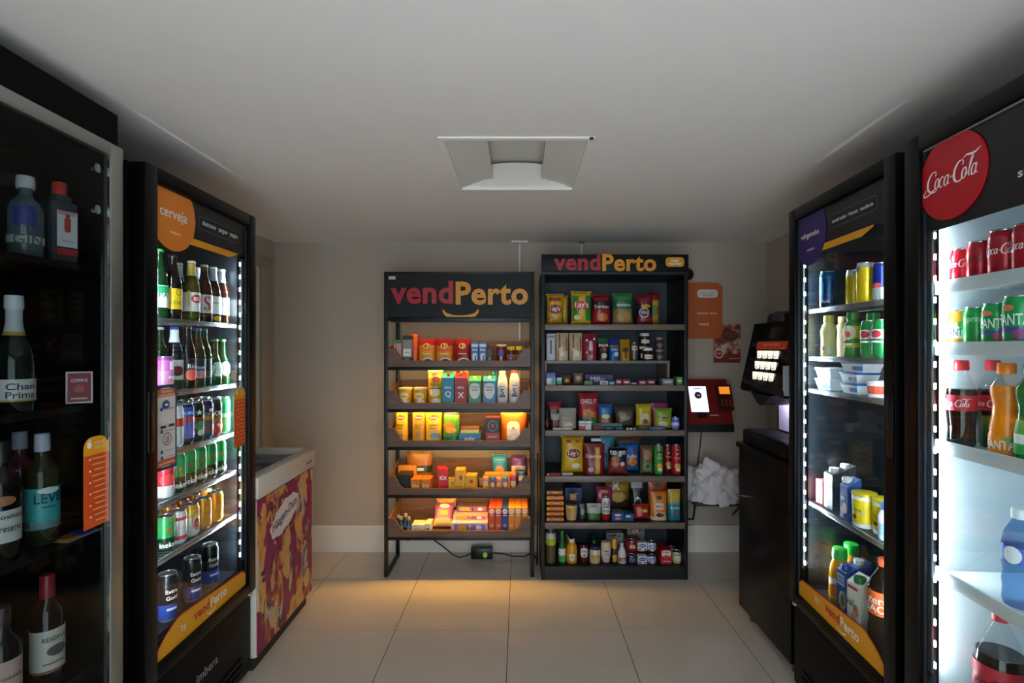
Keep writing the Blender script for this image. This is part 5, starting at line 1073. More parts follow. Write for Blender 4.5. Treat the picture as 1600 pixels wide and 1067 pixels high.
bk('can', 'H', 1052, 1066.5, 864, .02, 'corn_tin', 'cream coloured corn tin at the front', 'tin', '#c9b98c', [('e', 0, .5, .36, .2, '#efe9d8'), ('t', 0, .5, .5, 'milho', '#3f7a8a'), ('r', 0, .8, .9, .12, '#b0984a')], metal=0, group='corn tins')
bk('can', 'H', 1044.5, 1057.5, 858, .10, 'corn_tin', 'cream coloured corn tin behind the front one', 'tin', '#b9a97c', metal=0, group='corn tins')
bk('box', 'H', 948, 974, 833, .22, 'snack_carton', 'white box with dark print at the back of the bottom shelf', 'box', '#a8a8a0', [('r', -.2, .86, .4, .08, '#4a4a4a'), ('e', 0, .9, .1, .05, '#333'), ('r', .25, .86, .2, .1, '#6a6a3a')], d=.06)
bk('box', 'H', 980, 1007, 826, .22, 'snack_carton', 'grey box with a dark red logo at the back of the bottom shelf', 'box', '#8f8a88', [('r', 0, .93, .6, .1, '#8a2c38'), ('t', 0, .93, .4, 'ok', '#e0d4d0')], d=.08)

# ------------------------------------------------------------------ cooler goods
def side(org, ang, px, v):
    """point at depth v behind a cooler's front, seen at picture column px"""
    ux, uy = math.cos(ang), math.sin(ang); vx, vy = -uy, ux; k = (px - CX) / F
    # (ox + u ux + v vx) = k (oy + u uy + v vy)
    u = (k * (org[1] + v * vy) - org[0] - v * vx) / (ux - k * uy)
    return (org[0] + u * ux + v * vx, org[1] + u * uy + v * vy)
SIDE = []
def sd(cool, px, v, z, name, label, cat, group=None, turn=None):
    org, ang = {'beer': (loc_beer, aL), 'chill': (loc_chill, aR), 'soda': (loc_soda, aR), 'liq': (loc_liq, aQ)}[cool]
    x, y = side(org, ang, px, v)
    if turn is None: turn = -38 if cool in ('beer', 'liq') else 38
    t = thing(name, label, cat, (x, y, z + .0005), ang + R(turn), group); SIDE.append((t, cool, org, ang)); return t
BRN, GRN, DKB = TINT('#3a1c0c', .78), TINT('#123a18', .78), TINT('#140c0a', .9)
def beerb(px, v, label, glass, lab, neck, cap, decs=(), shelf=1.604, prof=LONGNECK, sz=1.0, gp='beer bottles on the top shelf'):
    t = sd('beer', px, v, shelf, 'beer_bottle', label, 'bottle', gp)
    p = sc_prof(prof, 1, sz); H = p[-1][1]
    lb = [(.16 * H, .48 * H, lab)] if lab else []
    if neck: lb.append((.76 * H if prof is LONGNECK else .7 * H, .965 * H, neck))
    bottle(t, p, glass, (.0146, H - .007, H + .003, cap), lb, decs)
g1 = 'beer bottles on the top shelf'
beerb(251, .115, 'green beer bottle with a white and green label and a green cap', GRN, '#e2e8e6', None, '#2fae4a', [('r', 0, .42, 1.2, .1, '#1f9a6a'), ('t', 0, .34, .7, 'SPA', '#1f7a5a')], sz=1.06)
beerb(267, .105, 'dark beer bottle with yellow body and neck labels', DKB, '#e6c41c', None, '#2a2420', [('t', 0, .26, .6, 'COR', '#5a4a10'), ('o', .15, .42, .16, .05, .03, '#5a5a40')], sz=1.02)

beerb(279, .185, 'dark beer bottle with pale neck foil behind the yellow label', DKB, '#c9cfd2', '#c3d0cf', '#dfe6e6', [('r', 0, .3, .4, .12, '#b04a3a')])
beerb(246, .19, 'dark beer bottle with pale neck foil in the near corner', DKB, '#d4d8da', '#bcc8c8', '#d8dede')
beerb(299, .105, 'olive beer bottle with gold neck foil and a red logo', TINT('#4a4a14', .8), '#e6e4de', '#c9a84a', '#e9e2d2', [('e', .15, .37, .34, .07, '#c2303c'), ('t', .15, .37, .4, 'BR', '#fff'), ('r', -.3, .38, .1, .25, '#d9c23c')], sz=1.0)
beerb(308, .185, 'beer bottle with clear neck label behind the gold foil', BRN, '#cfcfca', '#9aa3a8', '#b9bec2')
beerb(319, .11, 'amber beer bottle with a big red letter on its label', BRN, '#c9c6c4', None, '#a8a8a8', [('t', 0, .33, .4, 'S', '#a0283a', .26)])
beerb(333, .11, 'amber beer bottle with silver neck and a white square label', BRN, '#dfe3e2', '#9aa4aa', '#e6eaea', [('t', 0, .36, .5, 'ORIG', '#4a5a6a'), ('e', .1, .08, .25, .05, '#e0ae1c')])
beerb(346, .11, 'amber beer bottle with silver neck nearest the far lamps', BRN, '#e3e7e6', '#8f9aa0', '#e6eaea', [('t', 0, .36, .5, 'EXTRA', '#7a8a94')])
g2 = 'beer bottles on the second shelf'
beerb(249, .20, 'green beer bottle behind the pink can', GRN, '#d9dcd8', None, '#c9ced0', shelf=1.34, gp=g2)
t = sd('beer', 256, .105, 1.34, 'drink_can', 'pink drink can on the second shelf of the beer cooler', 'can')
can(t, .062, .125, [(0, '#d98ac4'), (.6, '#cf6fc0'), (.9, '#a84aa0')], [('r', .3, .75, .3, .25, '#e6e4ea'), ('t', .25, .4, .4, 'Wyn', '#f0eef2'), ('e', .25, .2, .16, .08, '#e6a83c')])
beerb(276, .12, 'dark beer bottle with white neck and body labels', DKB, '#cfdbe0', '#dfe4e6', '#2a44a8', [('e', 0, .3, .4, .08, '#7a2a2c')], shelf=1.34, gp=g2)
beerb(293, .11, 'dark beer bottle with a coral roundel', DKB, '#1a1a1c', None, '#2c2c2e', [('e', .1, .22, .4, .09, '#e0605a'), ('t', .1, .36, .5, 'Rio', '#e6e8ea')], shelf=1.34, gp=g2, sz=1.02)
beerb(309, .11, 'green beer bottle with a dark blue label', GRN, '#16243f', None, '#2e50b0', [('t', 0, .34, .6, 'Blues', '#dfe6ee'), ('e', 0, .22, .36, .07, '#9a8a9a')], shelf=1.34, gp=g2)
beerb(321, .12, 'plain dark green beer bottle beside the short ones', GRN, '#1c2c28', None, '#1f5a30', shelf=1.34, gp=g2)
beerb(335, .11, 'short green beer bottle with an oval white label', GRN, None, None, '#3f8a4a', [('e', .05, .35, .42, .16, '#cfdcd4'), ('t', .05, .35, .6, 'H', '#2f7a44')], shelf=1.34, prof=STUBBY, gp=g2)
beerb(348, .11, 'short green beer bottle nearest the far lamps', GRN, None, None, '#3f8a4a', [('e', .05, .35, .42, .16, '#d3dfd8')], shelf=1.34, prof=STUBBY, gp=g2)
def row(shelf, h, items, group, back, w=.064):
    for px, label, c, decs in items:
        t = sd('beer', px, .108, shelf, 'beer_can', label, 'can', group); can(t, w, h, c, decs)
    for px, c, lab in back:
        t = sd('beer', px, .182, shelf, 'beer_can', lab, 'can', group + ', second row'); can(t, w, h, c)
row(1.125, .155, [
    (258, 'pale can hidden behind the instruction sticker', '#c9ced2', []),
    (283, 'red and white can at the edge of the instruction sticker', [(0, '#c9ced0'), (.5, '#c2402c'), (.7, '#cfd3d6')], []),
    (300, 'blue and violet beer can on the third shelf', [(0, '#4a2c2c'), (.15, '#7a7ad0'), (.55, '#c25a5a'), (.68, '#2f5fc0'), (.92, '#1c2c5c')], [('t', 0, .78, .6, 'HOPS', '#cfe0f4')]),
    (313, 'black beer can with a green splash', [(0, '#33231f'), (.5, '#7a3a2c'), (.62, '#1d1c1e')], [('e', .1, .4, .3, .12, '#3a8a5a'), ('s', .05, .74, .2, '#c9d8d2'), ('e', .15, .22, .2, .08, '#b9d0c4')]),
    (325, 'navy beer can with a red stripe', [(0, '#1c2a62'), (.5, '#a8402f'), (.58, '#241f44')], [('e', .2, .75, .14, .05, '#cdd4e6')]),
    (336, 'black over red beer can', [(0, '#b23a3c'), (.45, '#1e1c20')], [('t', 0, .62, .6, 'XX', '#d9dde0'), ('e', .1, .3, .1, .04, '#e6c0c0')]),
    (349, 'plain bright green can nearest the far lamps on the third shelf', [(0, '#2f9a5c'), (.45, '#9ad4b4'), (.55, '#36a866')], [])], 'cans on the third shelf', [(303, '#2a2c34', 'dark can in the second row behind the blue and violet can'), (315, '#2a2c34', 'dark can in the second row behind the green splash can'), (328, '#26303c', 'dark can in the second row behind the navy can'), (340, '#2c2c30', 'dark can in the second row behind the black over red can')])
HK = [(0, '#1a3a22'), (.34, '#16321f'), (.4, '#2f9a50')]
HT = [('t', .05, .2, .95, 'ineken', '#e9efe9', .16), ('s', .05, .62, .16, '#b8302a')]
row(.953, .145, [(257, 'white can with a red slice at the near end of the fourth shelf', [(0, '#dfe3e4'), (.3, '#c2303c'), (.75, '#2a2c3a')], [('t', 0, .85, .7, 'MALT', '#f2f2f2'), ('e', 0, .45, .4, .14, '#c2303c')]),
                 (275, 'green beer can beside the white one with a red slice', HK, HT), (292, 'green beer can second from the sticker on the fourth shelf', HK, HT), (309, 'green beer can with its red star facing out, fourth shelf middle', HK, HT),
                 (326, 'green beer can second from the far lamps on the fourth shelf', HK, HT), (341, 'green beer can nearest the far lamps on the fourth shelf', HK, HT)], 'cans on the fourth shelf', [(296, '#2f7a44', 'green can lid in the second row nearest the sticker'), (311, '#2f7a44', 'green can lid in the middle of the second row'), (325, '#2f7a44', 'green can lid in the second row nearest the far lamps')])
row(.757, .122, [(258, 'green beer can with a red star at the near end of the fifth shelf', HK, HT), (277, 'white and red beer can on the fifth shelf', [(0, '#d6dadc'), (.12, '#e3e5e6'), (.85, '#e0e2e4')], [('r', .1, .78, .8, .1, '#b8404a'), ('r', .1, .2, .7, .12, '#b8404a'), ('r', .1, .5, .5, .02, '#9aa0a4')]),
                 (297, 'white and yellow beer can with a round emblem', [(0, '#dcdcd6'), (.6, '#e3c65a'), (.85, '#e6a81c')], [('o', .22, .5, .3, .3, .04, '#6a5a2c'), ('e', .22, .42, .2, .16, '#a83a3c')]),
                 (317, 'golden amber beer can between two brighter ones', [(0, '#c9922c'), (.7, '#e69a1c')], [('t', .1, .5, .5, 'ORI', '#8a5a14')]), (336, 'golden yellow beer can nearest the far lamps', [(0, '#d9a020'), (.7, '#e8941c')], [('r', .1, .5, .5, .2, '#c98a1c')])], 'cans on the fifth shelf', [(263, '#c9a22c', 'golden can in the second row behind the red star can'), (283, '#d98e1c', 'orange can in the second row behind the white and red can'), (302, '#d98e1c', 'orange can in the second row behind the round emblem can'), (320, '#d9a02c', 'golden can in the second row nearest the far lamps')])
for px, v, l in ((262, .10, 'tall dark beer can standing nearest on the cooler floor'), (300, .10, 'tall dark beer can in the middle of the cooler floor'), (328, .11, 'tall dark beer can standing farthest on the cooler floor')):
    t = sd('beer', px, v, .50, 'beer_can', l, 'can', 'dark cans on the beer cooler floor', turn=-44)
    can(t, .066, .168, [(0, '#7a8088'), (.06, '#2450b0'), (.38, '#15161a')], [('t', .1, .66, .6, 'Extra', '#f0f0f0'), ('t', .1, .52, .55, 'Gold', '#f0f0f0'), ('r', .1, .28, .5, .05, '#dfe6f4')], metal=.2)

# chilled cooler
def ch(px, v, z, name, label, cat, group=None, turn=None): return sd('chill', px, v, z, name, label, cat, group, turn)
t = ch(1294, .105, 1.662, 'drink_can', 'metallic blue drink can by the lamps on the top shelf', 'can'); can(t, .066, .150, [(0, '#1c3a60'), (.2, '#1f4a78'), (.8, '#2a6a9a')], [('e', -.2, .5, .16, .36, '#4aa0e0'), ('t', 0, .2, .6, 'blue', '#dfeaf4')], metal=.6)
t = ch(1334, .15, 1.662, 'drink_can', 'yellow drink can standing behind the larger yellow one', 'can'); can(t, .056, .14, [(0, '#d9b81c'), (.85, '#c9d0d2')])
t = ch(1353, .105, 1.662, 'drink_can', 'large yellow drink can with a silver shoulder', 'can'); can(t, .062, .145, [(0, '#e0c014'), (.8, '#e3c41c'), (.88, '#b9c2c4')], [('t', 0, .55, .6, 'energy', '#b8981c'), ('r', -.3, .85, .3, .1, '#5a6a8a')])
t = ch(1377, .115, 1.662, 'drink_can', 'navy and silver energy drink can', 'can'); can(t, .053, .132, [(0, '#b9c0c4'), (.36, '#1c2f8a')], [('e', -.1, .42, .3, .06, '#b83a44')], metal=.5)
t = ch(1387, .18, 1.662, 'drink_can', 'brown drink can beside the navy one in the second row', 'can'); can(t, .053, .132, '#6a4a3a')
PETB = [(.026, 0), (.03, .008), (.028, .06), (.031, .105), (.024, .13), (.0165, .14), (.0165, .168)]
t = ch(1295, .105, 1.462, 'yogurt_bottle', 'pale yellow yogurt bottle nearest the lamps', 'bottle'); bottle(t, PETB, M('#e0dc9a', .35), (.019, .142, .17, '#dcd05a'), [], [('e', -.25, .2, .2, .06, '#8a5a5a'), ('r', .28, .14, .3, .13, '#dfe3e4')])
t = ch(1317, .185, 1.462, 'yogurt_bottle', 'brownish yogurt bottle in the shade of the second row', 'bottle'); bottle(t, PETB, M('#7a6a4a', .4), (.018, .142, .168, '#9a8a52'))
t = ch(1332, .105, 1.462, 'juice_bottle', 'green and yellow juice bottle with a green cap', 'bottle'); bottle(t, PETB, RAMP([(0, '#2c8a3c'), (.22, '#c9c22c'), (.32, '#2f8a3a'), (.42, '#d9c82c'), (.7, '#2f7a34')], .17), (.019, .142, .172, '#1f7a34'), [], [('e', -.05, .56, .42, .16, '#e9e2c9'), ('e', -.05, .52, .14, .07, '#d2542c'), ('r', -.1, .3, .5, .04, '#efeee6')])
t = ch(1364, .195, 1.462, 'juice_bottle', 'juice bottle with a green cap behind the red-crested cans', 'bottle'); bottle(t, PETB, M('#3a8a3c', .4), (.022, .142, .172, '#2a9a3c'))
for px, l in ((1359, 'green soda can with a red crest, farther one'), (1377, 'green soda can with a red crest, nearer the handle')):
    t = ch(px, .10, 1.462, 'drink_can', l, 'can', 'green soda cans with a red crest', 30); can(t, .057, .132, '#1f8a44', [('r', 0, .64, .9, .24, '#dfe3e0'), ('e', -.05, .64, .3, .1, '#b03040'), ('r', 0, .44, .7, .05, '#e3e9e4')])
CLT = TINT('#dfeaf0', .85, .2)
for k, (z, l) in enumerate(((1.325, 'clear blue-printed dessert tub at the bottom by the lamps'), (1.3705, 'clear blue-printed dessert tub stacked on the other'))):
    t = ch(1301, .125, z, 'dessert_tub', l, 'tub', 'clear dessert tubs', 0); rtub(t, .115, .045, .085, CLT, '#dfe8ee', [('r', .1, .4, .4, .5, '#2f86c0'), ('r', .36, .4, .2, .4, '#7a8ac4')])
for k, (z, l) in enumerate(((1.325, 'white cream cheese tub with blue lid, lowest of three'), (1.3655, 'white cream cheese tub with blue lid, middle of three'), (1.406, 'white cream cheese tub with blue lid, topmost of three'))):
    t = ch(1343 + 4 * (k == 2), .125, z, 'cheese_tub', l, 'tub', 'blue-lidded cheese tubs', 0 if k < 2 else 10); rtub(t, .11, .040, .085, '#dfe6ea', '#1f5fb4', [('e', .1, .4, .12, .2, '#b85a6a'), ('r', .3, .4, .3, .4, '#3a8ad0')])
t = ch(1373, .11, 1.325, 'butter_tub', 'white tub with a coral red label', 'tub'); tub(t, .07, .058, '#e6e0dc', '#e9ecec', [('r', 0, .45, 1.6, .5, '#d9543f')], taper=.9, lh=.018)
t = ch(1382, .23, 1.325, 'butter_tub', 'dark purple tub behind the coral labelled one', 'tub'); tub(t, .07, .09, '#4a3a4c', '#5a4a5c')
t = ch(1286, .105, .842, 'juice_box', 'little red juice box by the lamps', 'carton', None, 8); carton(t, .042, .10, .035, '#d95a58', [('e', .1, .55, .3, .2, '#f0c87a'), ('r', 0, .9, .9, .12, '#b83440')])
t = ch(1306, .115, .842, 'milk_carton', 'white and black drink carton with a white cap', 'carton', None, 0); carton(t, .062, .165, .06, '#3c4044', [('r', -.3, .5, .4, .95, '#dcdfe0'), ('t', -.28, .55, .34, 'MIX', '#333', .3)], cap=(0, .018, '#e6e8e8'), top=.02)
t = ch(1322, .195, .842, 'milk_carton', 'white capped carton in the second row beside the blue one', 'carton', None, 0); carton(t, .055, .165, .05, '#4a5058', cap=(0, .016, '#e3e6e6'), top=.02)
t = ch(1329, .10, .842, 'milk_carton', 'blue chilled milk carton with a white cap', 'carton', None, 0); carton(t, .05, .16, .05, '#24509a', [('r', -.15, .62, .5, .12, '#c4d2ec'), ('e', .15, .35, .3, .16, '#d9c29a'), ('r', -.2, .2, .4, .3, '#a8a4d8')], cap=(-.01, .018, '#e6eaec'), top=.03)
for px, v, l in ((1353, .11, 'white yogurt pot with a yellow wrapper in front'), (1381, .135, 'white yogurt pot with a yellow wrapper beside the handle')):
    t = ch(px, v, .842, 'yogurt_pot', l, 'pot', 'yellow yogurt pots'); tub(t, .082, .125, [(0, '#e3e8e8'), (.12, '#e0c814'), (.8, '#e6eaea')], '#c9b81c', [('t', -.2, .5, .5, 'Corpus', '#3f7a3c'), ('e', -.25, .3, .12, .06, '#7a2c2c'), ('e', .1, .45, .08, .03, '#c2a0b4')], taper=.9, lh=.012)
t = ch(1386, .10, .842, 'yogurt_bottle', 'white and blue yogurt bottle next to the handle', 'bottle'); bottle(t, sc_prof(PETB, .85, .75), M('#dce6ee', .35), (.018, .105, .128, '#3a6fc0'), [(.02, .06, '#8ab4e0')])
JUG = [(.034, 0), (.038, .008), (.038, .13), (.034, .16), (.022, .185), (.022, .225)]
for px, v, l in ((1312, .125, 'orange juice bottle with a green cap at the front of the cooler floor'), (1330, .20, 'orange juice bottle with a green cap in the second row')):
    t = ch(px, v, .46, 'juice_bottle', l, 'bottle', 'orange juice bottles'); bottle(t, JUG, TINT('#d9921c', .9), (.027, .185, .228, '#2fae3c'), [(.03, .085, '#e0b41c'), (.085, .11, '#e3e4dc')], [('e', 0, .28, .4, .12, '#e07a1c')])
t = ch(1322, .095, .46, 'milk_carton', 'deep blue coconut drink carton beside the white almond one', 'carton', None, 4); carton(t, .055, .20, .05, '#24468f', [('r', 0, .82, .8, .24, '#b9c9e4'), ('t', 0, .82, .7, 'coco', '#24468f', .14), ('e', .2, .4, .36, .2, '#c9c6a8'), ('e', .25, .42, .22, .14, '#5a6a3c')], cap=(0, .016, '#24468f'), top=.02)
t = ch(1343, .085, .46, 'milk_carton', 'white almond drink carton with a green cap', 'carton', None, 10); carton(t, .06, .205, .05, '#dfe2da', [('t', -.2, .6, .6, 'AdeS', '#2a3a34', .16), ('e', .2, .5, .2, .09, '#b8764a'), ('e', .3, .42, .14, .06, '#c98a5a'), ('e', .1, .3, .2, .14, '#e0b49a'), ('r', 0, .92, .8, .06, '#b83a5a'), ('r', .1, .18, .3, .1, '#9ab09a')], cap=(.01, .02, '#1f6a34'), top=.03)
t = ch(1347, .155, .46, 'milk_carton', 'blue carton with a white cap behind the almond drink', 'carton', None, 0); carton(t, .06, .215, .05, '#2a4a86', cap=(0, .018, '#dfe4e8'), top=.02)
BIGPET = [(.042, 0), (.048, .015), (.048, .07), (.044, .1), (.049, .13), (.049, .2), (.04, .235), (.02, .27), (.0145, .285), (.0145, .31)]
t = ch(1381, .105, .46, 'soda_bottle', 'large dark soda bottle with an orange label and cap', 'bottle'); bottle(t, BIGPET, TINT('#1a100c', .88), (.017, .285, .312, '#e0582c'), [(.125, .205, '#e0622a')], [('t', 0, .56, .7, 'zero', '#f4e6da'), ('t', -.1, .48, .7, 'BAO', '#f4e6da')])

# soda cooler
def so(px, v, z, name, label, cat, group=None, turn=36): return sd('soda', px, v, z, name, label, cat, group, turn)
RC = '#b3142a'
for px, w, h, l in ((1503, .053, .098, 'red soda can nearest the lamps on the top shelf'), (1531, .055, .106, 'red soda can in the middle with dark script'), (1574, .066, .120, 'larger red soda can with white script'), (1606, .066, .12, 'red soda can cut off at the picture edge')):
    t = so(px, .098 if px < 1550 else .10, 1.6675, 'soda_can', l, 'can', 'red soda cans'); can(t, w, h, RC, [('t', -.05, .62, 1.25, 'SODA', '#f0e6e6' if px != 1531 else '#3a0c14', .3)], metal=.25)
t = so(1494, .098, 1.4995, 'soda_can', 'orange soda can on the second shelf by the lamps', 'can', 'soda cans on the second shelf'); can(t, .053, .1, [(0, '#e0862a'), (.25, '#e6e2dc'), (.5, '#dfe0d8'), (.65, '#e8922a')], [('t', 0, .42, .9, 'FANTA', '#2a3a7a', .2), ('e', .25, .62, .2, .1, '#4aa04a')], metal=.1)
t = so(1523, .098, 1.4995, 'soda_can', 'plain green soda can with pale script', 'can', 'soda cans on the second shelf'); can(t, .054, .104, '#1f9a4c', [('t', 0, .7, .7, 'Sprite', '#bfe6cc', .2)], metal=.15)
t = so(1554, .10, 1.4995, 'soda_can', 'green soda can with white letters and a grape', 'can', 'soda cans on the second shelf'); can(t, .06, .11, [(0, '#1f8a4a'), (.3, '#5a5a9a'), (.38, '#1f9a50')], [('t', 0, .55, 1.0, 'FANTA', '#f0f2f4', .22), ('e', -.2, .78, .2, .06, '#e07a5a'), ('e', .2, .26, .2, .1, '#b0447a')], metal=.15)
t = so(1594, .10, 1.4995, 'soda_can', 'taller green soda can at the picture edge', 'can', 'soda cans on the second shelf'); can(t, .066, .122, [(0, '#1f8a4a'), (.3, '#4a4a94'), (.4, '#1f9a50')], [('t', -.1, .55, 1.0, 'FANTA', '#f0f2f4', .22), ('e', -.25, .78, .2, .06, '#e07a5a'), ('e', .1, .26, .2, .1, '#8a3a7a')], metal=.15)
COLA = [(.027, 0), (.032, .01), (.030, .05), (.034, .10), (.034, .14), (.032, .158), (.016, .2), (.013, .208), (.013, .228)]
def cola(px, v, label, z=1.2295):
    t = so(px, v, z, 'soda_bottle', label, 'bottle', 'cola bottles on the third shelf')
    MB().lathe(sc_prof([p for p in COLA if p[1] <= .158], .97, 1), 24).build('drink', TINT('#140805', .93), t, smooth=True)
    bottle(t, COLA, GLASS((.93, .95, .95), .8), (.0165, .208, .236, '#c21f2c'), [(.1, .142, '#b8182a')], [('t', -.1, .53, 1.1, 'SODA', '#f3eeee', .12)])
cola(1502, .094, 'cola bottle with a red label nearest the lamps')
cola(1551, .178, 'cola bottle with a red label in the second row')
FAN = [(.03, 0), (.034, .01), (.034, .07), (.029, .10), (.027, .125), (.033, .16), (.032, .175), (.016, .2), (.0135, .208), (.0135, .225)]
t = so(1576, .105, 1.2295, 'soda_bottle', 'orange soda bottle with a pinched waist', 'bottle')
MB().lathe(sc_prof([p for p in FAN if p[1] <= .18], .96, 1), 24).build('drink', M('#ee8a10', .3), t, smooth=True)
bottle(t, FAN, GLASS((.98, .94, .88), .8), (.018, .205, .232, '#e87a1c'), [(.008, .055, '#e8861c')], [('t', -.1, .14, .9, 'FANTA', '#f4f0e6', .1), ('e', .2, .2, .16, .03, '#4a9a3c')])
t = so(1612, .105, 1.2295, 'soda_bottle', 'green soda bottle cut off at the picture edge', 'bottle'); bottle(t, FAN, TINT('#2a8a4a', .6), (.018, .205, .232, '#2a9a4a'), [(.02, .1, '#22a04c')], [('r', 0, .25, 1, .1, '#dfe9e2')])
WAT = [(.03, 0), (.034, .01), (.032, .04), (.034, .06), (.031, .08), (.034, .1), (.034, .15), (.03, .175), (.015, .205), (.0135, .212), (.0135, .23)]
t = so(1594, .11, .8765, 'water_bottle', 'clear blue water bottle with a blue label', 'bottle'); bottle(t, WAT, TINT('#86b8e0', .18), (.0165, .21, .234, '#e6eef4'), [(.105, .145, '#3a5ac0')], [('e', -.1, .55, .26, .09, '#e9eef6')])
BIG2 = [(.045, 0), (.053, .02), (.05, .08), (.054, .13), (.054, .19), (.05, .22), (.022, .285), (.0145, .30), (.0145, .325)]
def big(px, v, label):
    t = so(px, v, .50, 'soda_bottle', label, 'bottle', 'large cola bottles on the soda cooler floor')
    MB().lathe(sc_prof([p for p in BIG2 if p[1] <= .22], .97, 1), 26).build('drink', TINT('#140805', .93), t, smooth=True)
    bottle(t, BIG2, GLASS((.93, .95, .95), .8), (.017, .302, .332, '#c21f2c'), [(.125, .195, '#b8182a')], [('t', -.1, .48, 1.1, 'SODA', '#2a0c10', .12)])
big(1563, .125, 'large cola bottle on the cooler floor, farther from the edge'); big(1655, .125, 'large cola bottle on the cooler floor at the picture edge')

# liquor cabinet
def lq(px, v, z, name, label, cat, turn=-40, group=None): return sd('liq', px, v, z, name, label, cat, group, turn)
t = lq(40, .105, 1.736, 'gin_bottle', 'square-shouldered clear gin bottle with a blue panel', 'bottle')
GIN = [(.034, 0), (.037, .005), (.037, .125), (.033, .142), (.017, .16), (.0145, .17), (.0145, .205)]
bottle(t, GIN, TINT('#56646a', .75), (.019, .182, .215, '#b9bcc0'), [(.035, .055, '#a3a9a6')], [('r', -.1, .52, .6, .25, '#1c2c7a'), ('t', 0, .215, .8, 'GIN', '#555')])
t = lq(93, .088, 1.736, 'gin_bottle', 'tall rectangular gin bottle with a red cap', 'bottle', -20)
w, d, h = .066, .05, .172
mb = MB().box(-w / 2, w / 2, -d / 2, d / 2, 0, h, b=.008); mb.box(-.02, .02, -.02, .02, h - .005, h + .018, b=.006); mb.build('body', TINT('#3a4448', .78), t, smooth=True)
MB().lathe([(.0165, h + .015), (.0165, h + .05), (.015, h + .053)], 18).build('cap', M('#b83028', .35), t, smooth=True)
decals(t, flatwrap(-d / 2), [('r', .004, .094, .05, .10, '#c9c9cc'), ('t', .004, .138, .045, 'BEEFEATER', '#a82830', .011), ('q', .004, .105, .016, .04, '#b04038'), ('e', .004, .13, .006, .006, '#b04038'), ('r', .004, .03, .05, .018, '#a02830'), ('r', .004, .06, .03, .003, '#999')])
t = lq(22, .09, 1.335, 'sparkling_bottle', 'dark sparkling wine bottle with silver foil on its neck', 'bottle')
bottle(t, sc_prof([(.036, 0), (.041, .006), (.041, .12), (.036, .16), (.02, .2), (.0155, .23), (.0155, .285)], 1, 1), TINT('#0f1a14', .9), (.0185, .262, .297, '#c9ccd2'), [(.205, .262, '#b9bcc4'), (.195, .205, '#a88a3c'), (.03, .085, '#c9c9c6')], [('t', .1, .235, .7, 'Chan', '#2c2c2c', .06), ('t', .1, .16, .7, 'Prima', '#2c2c2c', .06), ('r', 0, .11, 1.2, .015, '#b08a3c')])
t = lq(126, .068, 1.3375, 'cigarette_pack', 'dark red cigarette pack with a white border leaning on the shelf', 'pack', -52)
t.rotation_euler = (R(-9), 0, t.rotation_euler.z)
carton(t, .06, .092, .024, '#d8d6d4', [('r', 0, .5, .86, .9, '#8e1c30'), ('t', 0, .72, .6, 'CORPUS', '#e9e2dc', .1), ('e', 0, .45, .2, .12, '#b0503a'), ('r', 0, .15, .6, .04, '#e3c9c0')])
t = lq(2, .10, .968, 'wine_bottle', 'black wine bottle with a white label at the picture edge', 'bottle'); bottle(t, WINE, TINT('#100c0c', .92), (.0165, .245, .298, '#1c1a1a'), [(.05, .13, '#c9ccca')], [('t', .2, .38, .8, 'position', '#333', .05), ('t', .2, .28, .6, 'reserva', '#333', .04), ('e', 0, .52, .3, .04, '#b0704a')])
t = lq(31, .19, .968, 'wine_bottle', 'rose wine bottle with a pink label and silver capsule', 'bottle'); bottle(t, WINE, TINT('#6a2434', .85), (.0165, .25, .298, '#a3a6b0'), [(.05, .15, '#a84a66')], [('t', .2, .4, .7, 'LE', '#2c2c34', .07), ('r', .0, .22, 1.4, .06, '#c2c2c4')])
t = lq(66, .10, .968, 'wine_bottle', 'white wine bottle with a turquoise label and pale capsule', 'bottle'); bottle(t, WINE, TINT('#2c3018', .85), (.0165, .25, .298, '#b4b9c6'), [(.045, .155, '#3fa6a8'), (.045, .065, '#b9c4c6')], [('t', .1, .43, .8, 'LEVE', '#16343a', .09), ('r', .1, .35, .4, .01, '#16343a'), ('r', -.55, .2, .25, .06, '#5a5f60'), ('e', .1, .5, .3, .03, '#cfe2e2')])
t = lq(108, .055, .968, 'blister_card', 'flat blister card in orange and blue lying on the cabinet shelf', 'card', -4)
box('card', M('#8f9498', .4), t, -.035, .075, -.03, .03, 0, .0025); box('orange_patch', M('#c97a2a', .4), t, -.03, .012, -.025, .02, .0026, .006, b=.001); box('blue_patch', M('#2a3a9a', .35), t, .02, .06, -.02, .022, .0026, .007, b=.001)
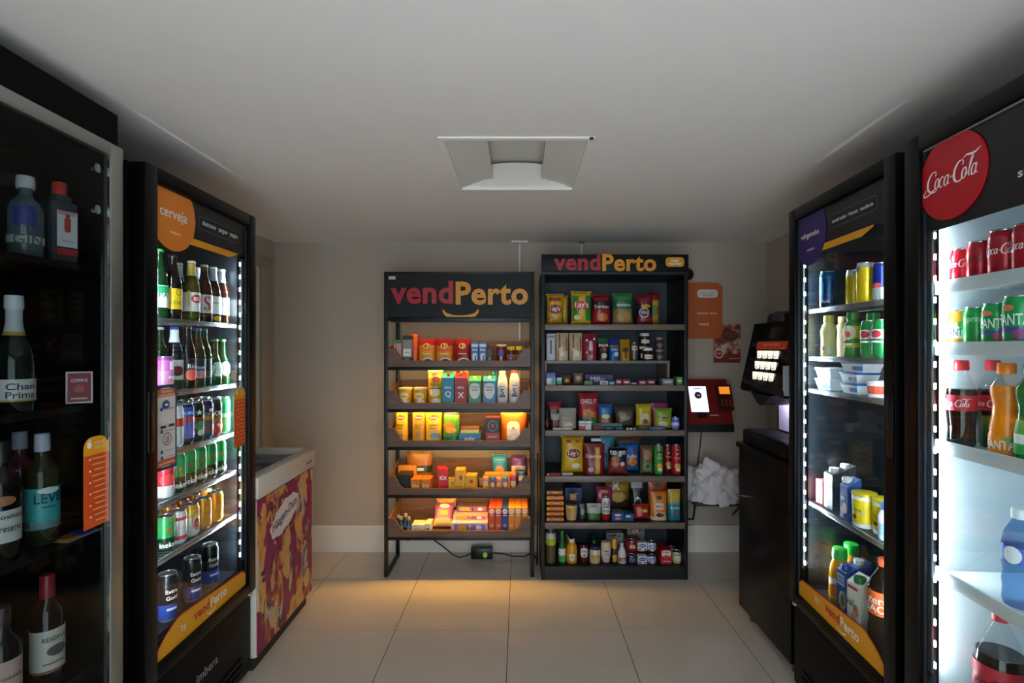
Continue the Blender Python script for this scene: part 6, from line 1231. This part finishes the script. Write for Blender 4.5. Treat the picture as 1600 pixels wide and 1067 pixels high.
t = lq(74, .105, .575, 'wine_bottle', 'red wine bottle with a cream label and red capsule', 'bottle'); bottle(t, WINE, TINT('#160c0c', .92), (.0165, .235, .298, '#8e1f2c'), [(.04, .155, '#cfccc0')], [('t', .15, .44, .75, 'RESERVA', '#333', .04), ('e', .2, .33, .3, .05, '#5a5a58'), ('r', .1, .22, .6, .015, '#a05a5a'), ('r', 0, .15, 1.4, .015, '#8a2c34')])
t = lq(3, .10, .575, 'wine_bottle', 'dark wine bottle with a blush label low at the picture edge', 'bottle'); bottle(t, sc_prof(WINE, 1, .92), TINT('#1a1010', .92), (.0165, .23, .276, '#2a2224'), [(.05, .15, '#c9a9a0')], [('t', .2, .4, .7, 'rosado', '#6a4a4a', .04)])

# let neighbours on one cooler shelf stand clear of each other and of the side walls
bpy.context.view_layer.update()
rows = []
for t, cool, org, ang in SIDE:
    if t.name.startswith('blister'): continue
    ux, uy = math.cos(ang), math.sin(ang); dx, dy = t.location.x - org[0], t.location.y - org[1]
    r = max(math.hypot(v.co.x, v.co.y) if ch_.name.startswith(('body', 'cup', 'lid')) and len(ch_.data.vertices) > 30 else abs(v.co.x) for ch_ in t.children if ch_.type == 'MESH' for v in ch_.data.vertices)
    rows.append([t, cool, org, ang, dx * ux + dy * uy, -dx * uy + dy * ux, t.location.z, r + .0008])
WID = {'beer': WC, 'chill': .70, 'soda': 1.2, 'liq': WQ}
for it in range(60):
    for i, a in enumerate(rows):
        a[4] = min(max(a[4], .047 + a[7]), WID[a[1]] - .047 - a[7])
        for b in rows[i + 1:]:
            if a[1] != b[1] or abs(a[6] - b[6]) > .03: continue
            need = a[7] + b[7]; dv = abs(a[5] - b[5]); du = a[4] - b[4]
            if dv >= need: continue
            w_ = math.sqrt(need * need - dv * dv)
            if abs(du) < w_:
                p = (w_ - abs(du)) / 2 * (1 if du >= 0 else -1); a[4] += p; b[4] -= p
for t, cool, org, ang, u, v, z, r in rows:
    ux, uy = math.cos(ang), math.sin(ang); t.location.x = org[0] + u * ux - v * uy; t.location.y = org[1] + u * uy + v * ux
